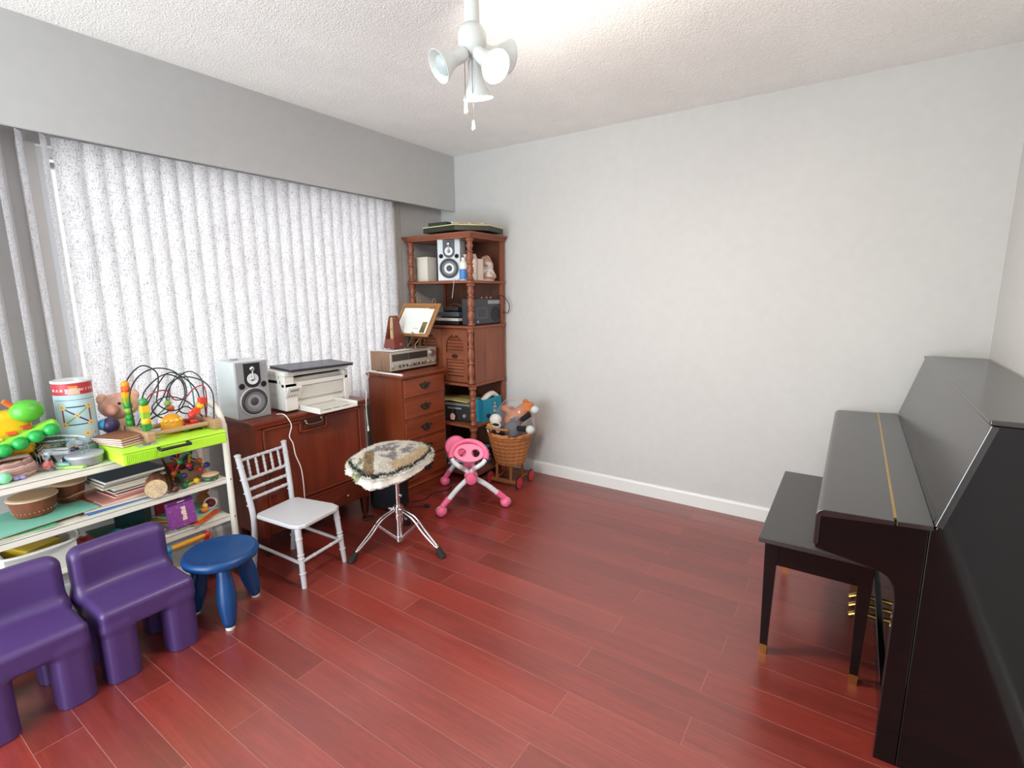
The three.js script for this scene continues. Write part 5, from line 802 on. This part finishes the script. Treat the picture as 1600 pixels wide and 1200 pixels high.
{
  const t = thing('rattle', 'mint green ball toy at the front edge of the rack top shelf', 'toy', [0.205, TY, 2.785]); mesh('ball', ball(0, 0.02, 0, 0.02), M('#7fd0a0', 0.4), t); mesh('arm', bar([0, 0.016, 0.01], [0.0, 0.012, 0.045], 0.011, 0.011), M('#86d4a8', 0.4), t);
  const b = thing('bow_clip', 'tiny lilac bow clip beside the mint ball toy', 'clip', [0.2, TY, 2.745]); for (const s of [-1, 1]) mesh('loop', ball(0, 0.008, s * 0.009, 0.009, 0.7, 0.8, 1, 10), M('#9d9ad6', 0.45), b); mesh('knot', ball(0, 0.008, 0, 0.005), M('#8884c4', 0.45), b);
}
{ // caterpillar activity toy
  const t = thing('caterpillar_toy', 'green and yellow caterpillar keyboard toy at the left end of the rack top', 'toy', [0, TY, 0]), g1 = M('#1fa34a', 0.35), g2 = M('#8ccf3c', 0.35), ylw = M('#f4c21c', 0.35);
  const q = (k) => [0.12, 0.075 + 0.175 * 0 + 0.0 * k, 2.615 + 0.2 * k];
  mesh('body', [box(0.02, 0.10, 0.06, 0.24, 2.66, 2.95, 0.03)], ylw, t); mesh('base', box(0.0, 0.11, 0.0, 0.07, 2.68, 2.93, 0.02), M('#d8921c', 0.4), t);
  mesh('scalloped_ramp', cbox(0, 0, 0, 0.05, 0.05, 0.3, 0.015).rotateX(0.32).translate(0.125, 0.125, 2.74), g2, t);
  for (let i = 0; i < 6; i++) mesh('foot_bump', ball(0.145, 0.155 - i * 0.016, 2.625 + i * 0.046, 0.028, 1, 0.9, 0.95), g1, t);
  mesh('head', ball(0.11, 0.235, 2.675, 0.046, 1, 0.92, 1.12), M('#58b436', 0.32), t); mesh('horn', bar([0.105, 0.262, 2.715], [0.11, 0.282, 2.735], 0.01, 0.008), M('#e2682c', 0.4), t);
  for (let i = 0; i < 4; i++) mesh('key', cbox(0.135, 0.178 - i * 0.015, 2.69 + i * 0.042, 0.03, 0.012, 0.03, 0.004), PL(['#b8402c', '#d9562c', '#cfc24a', '#1f8f9c'][i], 0.35), t);
}
// ================================================================ MIDDLE SHELF  (y = 0.50)
const MY = 0.5005;
const stackBooks = (list, group) => { let last = {}; for (const [name, label, cat, c, x, z, w, d, h, turn, y0] of list) { const k = y0 ?? last.y; const t = thing(name, label, cat, [x, k, z], turn, group); if (h > 0.006) { mesh('cover', [box(-w / 2, w / 2, 0, 0.0014, -d / 2, d / 2), box(-w / 2, w / 2, h - 0.0014, h, -d / 2, d / 2), box(-w / 2, -w / 2 + 0.0015, 0, h, -d / 2, d / 2)], PL(c, 0.5), t); mesh('pages', box(-w / 2 + 0.002, w / 2 - 0.002, 0.0015, h - 0.0015, -d / 2 + 0.002, d / 2 - 0.002), PL('#e4ddcf', 0.8), t); } else { mesh('cover', box(-w / 2, w / 2, h / 2, h, -d / 2, d / 2), PL(c, 0.5), t); mesh('pages', box(-w / 2 + 0.002, w / 2 - 0.002, 0, h / 2, -d / 2 + 0.002, d / 2 - 0.002), PL('#e4ddcf', 0.8), t); } last.y = k + h + 0.0004; } return last.y; };
stackBooks([
  ['folder', 'blue folder at the bottom of the book pile on the middle rack shelf', 'folder', '#3a72ad', 0.10, 2.45, 0.26, 0.27, 0.006, 0.05, MY],
  ['picture_book', 'cream book directly on the blue folder', 'book', '#d8cdb8', 0.09, 2.45, 0.25, 0.25, 0.008, -0.06],
  ['picture_book', 'pink edged book third in the pile with the blue folder', 'book', '#d8938a', 0.085, 2.425, 0.24, 0.21, 0.009, 0.07],
  ['picture_book', 'small white book with a coral spine on the middle rack shelf', 'book', '#cf6a5c', 0.10, 2.415, 0.16, 0.13, 0.009, 0.1],
  ['picture_book', 'small red and white striped book in the middle shelf pile', 'book', '#c4554c', 0.105, 2.41, 0.16, 0.12, 0.009, 0.06],
  ['picture_book', 'small black and white book near the top of the middle shelf pile', 'book', '#2c2e36', 0.10, 2.415, 0.155, 0.13, 0.010, 0.08],
  ['picture_book', 'thick white book topping the small books of the middle shelf pile', 'book', '#e6e2da', 0.095, 2.41, 0.15, 0.12, 0.015, 0.04],
  ['notebook', 'long cream notebook laid across the small books', 'notebook', '#cfc5ae', 0.075, 2.39, 0.19, 0.24, 0.008, 0.05],
  ['notebook', 'grey spiral notebook under the dark teal binder', 'notebook', '#a8a29a', 0.07, 2.405, 0.17, 0.2, 0.01, 0.08],
  ['ring_binder', 'dark teal binder on top of the middle shelf pile', 'binder', '#2f4a56', 0.085, 2.385, 0.16, 0.23, 0.014, 0.08],
], 'books and folders on the middle rack shelf');
const pileB = stackBooks([
  ['folder', 'pale sheet of paper at the bottom of the pile under the drums', 'paper', '#d6cfc0', 0.12, 2.76, 0.24, 0.3, 0.004, 0.1, MY],
  ['picture_book', 'green cornered picture book low in the pile under the drums', 'book', '#5fae7c', 0.11, 2.79, 0.25, 0.26, 0.006, -0.12],
  ['picture_book', 'red brown picture book in the pile under the drums', 'book', '#9a5a48', 0.1, 2.75, 0.24, 0.28, 0.007, 0.15],
  ['folder', 'large mint green folder directly under the front drum', 'folder', '#7fc7b2', 0.10, 2.70, 0.26, 0.3, 0.006, 0.12],
], 'books and folders on the middle rack shelf');
function drum(label, x, z, y, r, h) {
  const t = thing('hand_drum', label, 'drum', [x, y, z], 0, 'carved hand drums'), sh = wood('#a05c3c', 0.5);
  mesh('shell', lathe([[0, 0], [r * 0.72, 0], [r * 0.8, h * 0.08], [r * 0.96, h * 0.7], [r, h * 0.92], [r, h * 0.95]], 40), sh, t); mesh('skin', lathe([[r * 1.02, h * 0.93], [r * 1.0, h], [r * 0.9, h * 1.03], [0, h * 1.04]], 40), M('#c9a582', 0.6), t); mesh('rim_cord', ring(r * 1.02, 0.0028, 48, 8).rotateX(Math.PI / 2).translate(0, h * 0.93, 0), M('#e0cdb2', 0.7), t);
  for (let i = 0; i < 30; i++) { const a = i / 30 * Math.PI * 2; mesh('stud', ball(r * 0.88 * Math.cos(a), h * 0.3, r * 0.88 * Math.sin(a), 0.0022, 1, 1, 1, 6), M('#c9a06e', 0.5), t); }
}
drum('carved brown hand drum with a pale skin, front one on the mint folder', 0.09, 2.70, pileB, 0.073, 0.078);
stackBooks([['picture_book', 'orange and green picture book behind the front drum', 'book', '#b5683e', 0.055, 2.56, 0.15, 0.12, 0.02, 0.2, MY]], 'books and folders on the middle rack shelf');
drum('carved brown hand drum partly hidden behind the front drum', 0.03, 2.575, MY + 0.022, 0.056, 0.085);
one('drumstick', 'thin pale stick lying across the picture book behind the drums', 'stick', bar([0.08, MY + 0.05, 2.60], [0.10, MY + 0.075, 2.5], 0.0028, 0.0035), paleWood);
{ // log drum and mallet
  const a = [0.05, MY + 0.046, 2.27], b = [0.255, MY + 0.043, 2.345], t = thing('log_drum', 'reddish brown log shaped wooden instrument with pale cut end', 'instrument');
  const bk = tex(128, 256, (u, v) => { const k = vn(u * 30, v * 3, 30, 3), q = vn(u * 6, v * 2, 6, 2); return [126 + 60 * k - 30 * q, 72 + 40 * k - 16 * q, 46 + 26 * k]; });
  const d = V(b[0] - a[0], b[1] - a[1], b[2] - a[2]), h = d.length(); mesh('bark', aim(lathe([[0, 0], [0.043, 0], [0.041, h * 0.2], [0.038, h * 0.55], [0.042, h], [0.034, h]], 32), [d.x, d.y, d.z]).translate(...a), M('#ffffff', 0.6, { map: bk }), t);
  const en = tex(128, 128, (u, v) => { const k = vn(u * 24, v * 24, 24, 24), q = vn(u * 8, v * 8, 8, 8); return [196 + 36 * (k - 0.5) + 24 * (q - 0.5), 170 + 36 * (k - 0.5) + 22 * (q - 0.5), 132 + 30 * (k - 0.5)]; });
  mesh('cut_end', aim(new THREE.CylinderGeometry(0.0405, 0.0405, 0.004, 32).translate(0, h, 0), [d.x, d.y, d.z]).translate(...a), M('#ffffff', 0.8, { map: en }), t);
  const m = thing('mallet', 'dark brown wooden mallet leaning on the log instrument', 'mallet'), mw = M('#5c3222', 0.4); mesh('stick', tube([[0.03, MY + 0.1, 2.225], [0.12, MY + 0.06, 2.24], [0.24, MY + 0.02, 2.27]], 0.0052, 24, 8), mw, m); mesh('head', ball(0.25, MY + 0.0165, 2.272, 0.0165), mw, m);
}
{ // wooden box of magnetic sticks
  const t = thing('wooden_box', 'open pale wooden box holding coloured sticks and balls', 'box', [0.07, MY, 2.16], 0.1), m = paleWood;
  mesh('wall', [box(-0.09, 0.09, 0, 0.065, 0.052, 0.058)], m, t, 'x'); mesh('wall', [box(-0.09, 0.09, 0, 0.065, -0.058, -0.052)], m, t, 'x'); mesh('wall', [box(-0.09, -0.084, 0, 0.065, -0.052, 0.052)], m, t, 'z'); mesh('wall', [box(0.084, 0.09, 0, 0.065, -0.052, 0.052)], m, t, 'z'); mesh('bottom', box(-0.084, 0.084, 0, 0.005, -0.052, 0.052), m, t, 'x');
  const cols = ['#c22a30', '#1d7a44', '#e2b31c', '#2b2a6a', '#e2641f', '#1f6b3a', '#b8242c', '#20205a'], P = [[0.02, 0.075, 2.17], [0.06, 0.085, 2.14], [0.09, 0.09, 2.19], [0.05, 0.10, 2.20], [0.12, 0.075, 2.12], [0.10, 0.118, 2.15], [0.03, 0.125, 2.165], [0.13, 0.05, 2.165], [0.15, 0.04, 2.13], [0.16, 0.015, 2.20], [0.185, 0.015, 2.17], [0.18, 0.04, 2.215], [0.13, 0.045, 2.235], [0.20, 0.012, 2.225], [0.155, 0.075, 2.18], [0.17, 0.06, 2.11], [0.08, 0.07, 2.225], [0.145, 0.10, 2.21], [0.115, 0.03, 2.245], [0.17, 0.02, 2.255]];
  const DX = 0.035, ord = (list, i, key) => ['first', 'second', 'third', 'fourth', 'fifth', 'sixth', 'seventh', 'eighth', 'ninth', 'tenth', 'eleventh', 'twelfth', 'thirteenth', 'fourteenth', 'fifteenth', 'sixteenth', 'seventeenth', 'eighteenth', 'nineteenth', 'twentieth', 'twenty-first', 'twenty-second', 'twenty-third', 'twenty-fourth', 'twenty-fifth', 'twenty-sixth'][list.map((_, k) => k).sort((a, b) => key(list[b]) - key(list[a])).indexOf(i)];
  const nm = ['red', 'green', 'yellow', 'dark blue', 'orange', 'deep green', 'crimson', 'navy'];
  P.forEach(([x, y, z], i) => one('magnet_ball', `${nm[i % 8]} plastic ball, ${ord(P, i, (p) => p[2])} from the left in the stick tangle by the wooden box`, 'toy ball', ball(x + DX, MY + y + 0.001 + (y > 0.03 ? 0.012 : 0), z, 0.0132, 1, 1, 1, 14), PL(cols[i % 8], 0.35), [0, 0, 0], 0, 'balls and sticks by the wooden box'));
  [[0, 3], [1, 2], [2, 3], [2, 5], [3, 6], [1, 4], [5, 14], [4, 8], [7, 8], [8, 15], [7, 14], [9, 10], [9, 11], [11, 13], [10, 13], [12, 11], [12, 17], [17, 14], [16, 12], [9, 12], [3, 17], [18, 19], [12, 18], [19, 13], [0, 6], [5, 17]].forEach(([a, b], i, L) => { const up = (y) => MY + y + (y > 0.03 ? 0.012 : 0), A = P[a], B = P[b]; one('magnet_stick', `${nm[(i * 3) % 8]} stick, ${ord(L, i, ([c, d]) => P[c][2] + P[d][2])} from the left in the ball tangle by the wooden box`, 'toy stick', bar([A[0] + DX, up(A[1]), A[2]], [B[0] + DX, up(B[1]), B[2]], i % 3 ? 0.0036 : 0.006, i % 3 ? 0.0036 : 0.006, 8), PL(cols[(i * 3) % 8], 0.35), [0, 0, 0], 0, 'balls and sticks by the wooden box'); });
}
{
  const t = thing('clay_pot', 'small green patterned dish with a tan lid at the end of the middle rack shelf', 'dish', [0.215, MY, 2.105]); const art = print(256, 64, (c) => { c.fillStyle = '#3f6a4c'; c.fillRect(0, 0, 256, 64); for (let i = 0; i < 26; i++) { c.fillStyle = ['#c9c2a2', '#274a38', '#7f9a6a'][i % 3]; c.fillRect((i * 53) % 256, (i * 17) % 56, 12, 8); } });
  mesh('bowl', new THREE.CylinderGeometry(0.038, 0.032, 0.024, 28, 1, true).translate(0, 0.013, 0), M('#ffffff', 0.5, { map: art, side: THREE.DoubleSide }), t); mesh('base', lathe([[0, 0], [0.032, 0], [0.032, 0.003], [0, 0.003]], 28), PL('#3f6a4c', 0.5), t); mesh('lid', lathe([[0, 0.036], [0.024, 0.034], [0.036, 0.028], [0.039, 0.024], [0, 0.024]], 28), M('#d9b48c', 0.6), t);
}
// ================================================================ LOWER SHELVES  (y = 0.31, 0.10)
const LY = 0.3105;
{
  const t = thing('game_pouch', 'purple zip pouch with white lettering standing on the lower rack shelf', 'pouch', [0.235, LY + 0.018, 2.25], Math.PI / 2 + 0.1), W = 0.058, H = 0.125;
  const art = print(512, 512, (c, w, h) => { c.fillStyle = '#8a3f92'; c.fillRect(0, 0, w, h); for (let i = 0; i < 60; i++) { c.fillStyle = ['#a85bb0', '#7a3484', '#b870b8'][i % 3]; c.beginPath(); c.arc((i * 97) % 512, (i * 61) % 512, 6 + i % 9, 0, 7); c.fill(); } c.fillStyle = '#5a2468'; c.fillRect(0, 0, w, 56); c.fillStyle = '#efe6f0'; c.fillRect(190, 22, 150, 14); c.save(); c.translate(285, 270); c.rotate(-Math.PI / 2); c.textAlign = 'center'; c.textBaseline = 'middle'; c.font = 'bold 104px sans-serif'; c.lineWidth = 16; c.strokeStyle = '#f6f2f6'; c.strokeText('Bellz!', 0, 0); c.fillStyle = '#e9b06a'; c.fillText('Bellz!', 0, 0); c.restore(); });
  mesh('pouch', box(-W, W, 0, H, -0.014, 0.011, 0.008), M('#6d2f78', 0.6), t); mesh('front_print', new THREE.PlaneGeometry(2 * W - 0.006, H - 0.006).translate(0, H / 2, 0.0115), M('#ffffff', 0.55, { map: art }), t); mesh('zip', tube([[-W, H - 0.014, 0.0125], [0, H - 0.014, 0.0128], [W, H - 0.014, 0.0125]], 0.0018, 12, 5), M('#3f1c4a', 0.5), t);
  t.rotation.order = 'YXZ'; t.rotation.x = -0.16;
}
stackBooks([
  ['picture_book', 'pale grey book lowest in the pile at the end of the lower rack shelf', 'book', '#b9bdb8', 0.10, 2.19, 0.24, 0.2, 0.008, 0.1, LY],
  ['picture_book', 'orange red book fanned out at the end of the lower rack shelf', 'book', '#d0522a', 0.125, 2.19, 0.24, 0.16, 0.005, 0.5],
  ['picture_book', 'yellow book fanned out at the end of the lower rack shelf', 'book', '#e0c23c', 0.10, 2.185, 0.22, 0.16, 0.005, 0.62],
  ['picture_book', 'pale blue book near the top of the lower rack shelf pile', 'book', '#9fc0cc', 0.09, 2.175, 0.22, 0.16, 0.006, 0.4],
  ['picture_book', 'aqua green book on top of the lower rack shelf pile', 'book', '#6fc0a4', 0.07, 2.18, 0.2, 0.16, 0.005, 0.55],
], 'books on the lower rack shelf');
stackBooks([
  ['picture_book', 'light book at the bottom behind the purple chair backs', 'book', '#c9b9a8', 0.10, 2.43, 0.24, 0.22, 0.01, 0.0, LY],
  ['picture_book', 'pink book second from the bottom behind the purple chair backs', 'book', '#c98f96', 0.09, 2.43, 0.24, 0.22, 0.01, 0.1],
  ['picture_book', 'dark green book topping the pile behind the purple chair backs', 'book', '#2f5a48', 0.08, 2.44, 0.22, 0.2, 0.012, -0.1],
], 'books on the lower rack shelf');
{
  const st = (label, c, x, z, h, turn) => { const t = thing('picture_book', label, 'book', [x, LY, z], turn, 'standing books on the lower rack shelf'); mesh('cover', [box(-0.006, -0.0048, 0, h, -0.055, 0.055), box(0.0048, 0.006, 0, h, -0.055, 0.055), box(-0.006, 0.006, 0, h, 0.0535, 0.055)], PL(c, 0.5), t); mesh('pages', box(-0.0047, 0.0047, 0.002, h - 0.002, -0.053, 0.053), PL('#e4ddcf', 0.8), t); };
  st('white framed card standing at the back of the lower rack shelf', '#d9dcd2', 0.02, 2.115, 0.15, 0.1); st('crimson book standing behind the purple pouch', '#a8283a', 0.03, 2.23, 0.15, 0.1); st('grey green book standing left of the crimson one', '#7d8f80', 0.0, 2.345, 0.14, 0.05); st('dark teal book standing at the back, left of the purple pouch', '#1f4f52', 0.03, 2.385, 0.13, -0.05);
  const b = thing('round_badge', 'round red badge with a white rim at the end of the lower rack shelf', 'badge', [0.15, LY + 0.052, 2.09], Math.PI / 2 - 0.5); mesh('rim', lathe([[0, -0.004], [0.028, -0.004], [0.03, 0], [0.026, 0.002], [0, 0.002]], 32).rotateX(Math.PI / 2), M('#e9e2da', 0.45), b); mesh('face', new THREE.CircleGeometry(0.0225, 28).translate(0, 0, 0.0026), M('#ffffff', 0.45, { map: print(128, 128, (c) => { c.fillStyle = '#6e1c24'; c.fillRect(0, 0, 128, 128); c.fillStyle = '#3a2a26'; c.beginPath(); c.arc(64, 64, 30, 0, 7); c.fill(); c.fillStyle = '#8a6a58'; c.fillRect(50, 56, 28, 14); }) }), b); mesh('stand', box(-0.006, 0.006, -0.052, -0.02, -0.012, -0.004), white, b);
  const p = thing('plush_fox', 'small rusty brown plush behind the round badge', 'soft toy', [0.07, LY, 2.085]), pm = M('#9a5a30', 0.95); mesh('body', ball(0, 0.045, 0, 0.028, 1, 1.6, 1), pm, p); mesh('head', ball(0.006, 0.105, 0, 0.026), pm, p); for (const s of [-1, 1]) mesh('ear', ball(0, 0.128, s * 0.016, 0.01), pm, p);
  const f = thing('toy_figure', 'small orange and yellow toy figure by the round badge', 'toy', [0.185, LY + 0.03, 2.135]); mesh('body', ball(0, 0.014, 0, 0.016, 1, 0.9, 1.2), M('#e08a2c', 0.45), f); mesh('head', ball(0.008, 0.034, 0, 0.012), M('#efc96a', 0.45), f);
}
{ // basket of yellow toys low on the left
  const t = thing('plastic_basket', 'white plastic basket with a yellow toy on the lower rack shelf at left', 'basket', [0.08, LY, 2.72]); const m = M('#e4e2dc', 0.5); mesh('tub', [box(-0.1, 0.1, 0, 0.004, -0.1, 0.1), box(-0.105, -0.1, 0, 0.1, -0.1, 0.1), box(0.1, 0.105, 0, 0.1, -0.1, 0.1), box(-0.105, 0.105, 0, 0.1, -0.105, -0.1), box(-0.105, 0.105, 0, 0.1, 0.1, 0.105)], m, t); mesh('rim', tube([[-0.105, 0.102, -0.105], [0.105, 0.102, -0.105], [0.105, 0.102, 0.105], [-0.105, 0.102, 0.105]], 0.006, 64, 6, true), m, t);
  const y = thing('toy_boat', 'yellow plastic toy lying in the white basket', 'toy', [0.09, LY + 0.005, 2.73]); mesh('hull', extrude([[-0.08, 0.05], [-0.05, 0], [0.05, 0], [0.085, 0.055]], 0.12, 0.008).translate(0, 0.05, -0.06).rotateY(0.3), M('#d6b82c', 0.45), y); mesh('mast', bar([0, 0.05, 0], [0, 0.125, 0.01], 0.006), M('#cfae22', 0.45), y);
  const r = thing('toy_block', 'red toy block on the lower rack shelf between the chair backs', 'toy', [0.12, LY + 0.034, 2.577], 0.05); mesh('block', box(-0.04, 0.04, 0, 0.026, -0.03, 0.03, 0.004), M('#b9322c', 0.45), r); mesh('stud', bar([0, 0.026, 0], [0, 0.034, 0], 0.011), M('#b9322c', 0.45), r);
  stackBooks([['picture_book', 'flat grey book under the red toy block', 'book', '#8d9a94', 0.10, 2.577, 0.2, 0.066, 0.0335, 0.1, LY]], 'books on the lower rack shelf');
  const q = thing('toy_cup', 'teal toy cup beside the red toy block', 'toy', [0.15, LY + 0.0328, 2.475]); mesh('cup', lathe([[0, 0.0], [0.018, 0.0], [0.022, 0.03], [0.02, 0.03], [0.016, 0.004], [0, 0.004]], 20), M('#1f7f9c', 0.4), q); mesh('lip', ring(0.021, 0.002).rotateX(Math.PI / 2).translate(0, 0.03, 0), M('#1f7f9c', 0.4), q);
}
{ // tube frame toy on the bottom shelf
  const t = thing('tube_toy', 'toy frame of orange, blue and green tubes under the lower rack shelf', 'toy', [0, 0.1005, 0]); const y = 0.148;
  mesh('top_tube', bar([0.25, y, 2.325], [0.235, y, 2.165], 0.0115, 0.0115, 14), M('#e59a22', 0.4), t); mesh('elbow', [ball(0.25, y, 2.33, 0.017)], M('#2490c4', 0.4), t); mesh('upright', bar([0.25, 0.012, 2.335], [0.25, y, 2.33], 0.0125, 0.0125, 14), M('#2490c4', 0.4), t); mesh('foot', ball(0.25, 0.014, 2.335, 0.016, 1, 0.86, 1), M('#58b436', 0.4), t); mesh('elbow', ball(0.234, y, 2.16, 0.017), M('#c8242c', 0.4), t); mesh('upright', bar([0.234, 0.012, 2.16], [0.234, y, 2.16], 0.0125, 0.0125, 14), M('#c8242c', 0.4), t); mesh('foot', ball(0.234, 0.014, 2.16, 0.016, 1, 0.86, 1), M('#58b436', 0.4), t);
}
renderer.render(scene, camera);
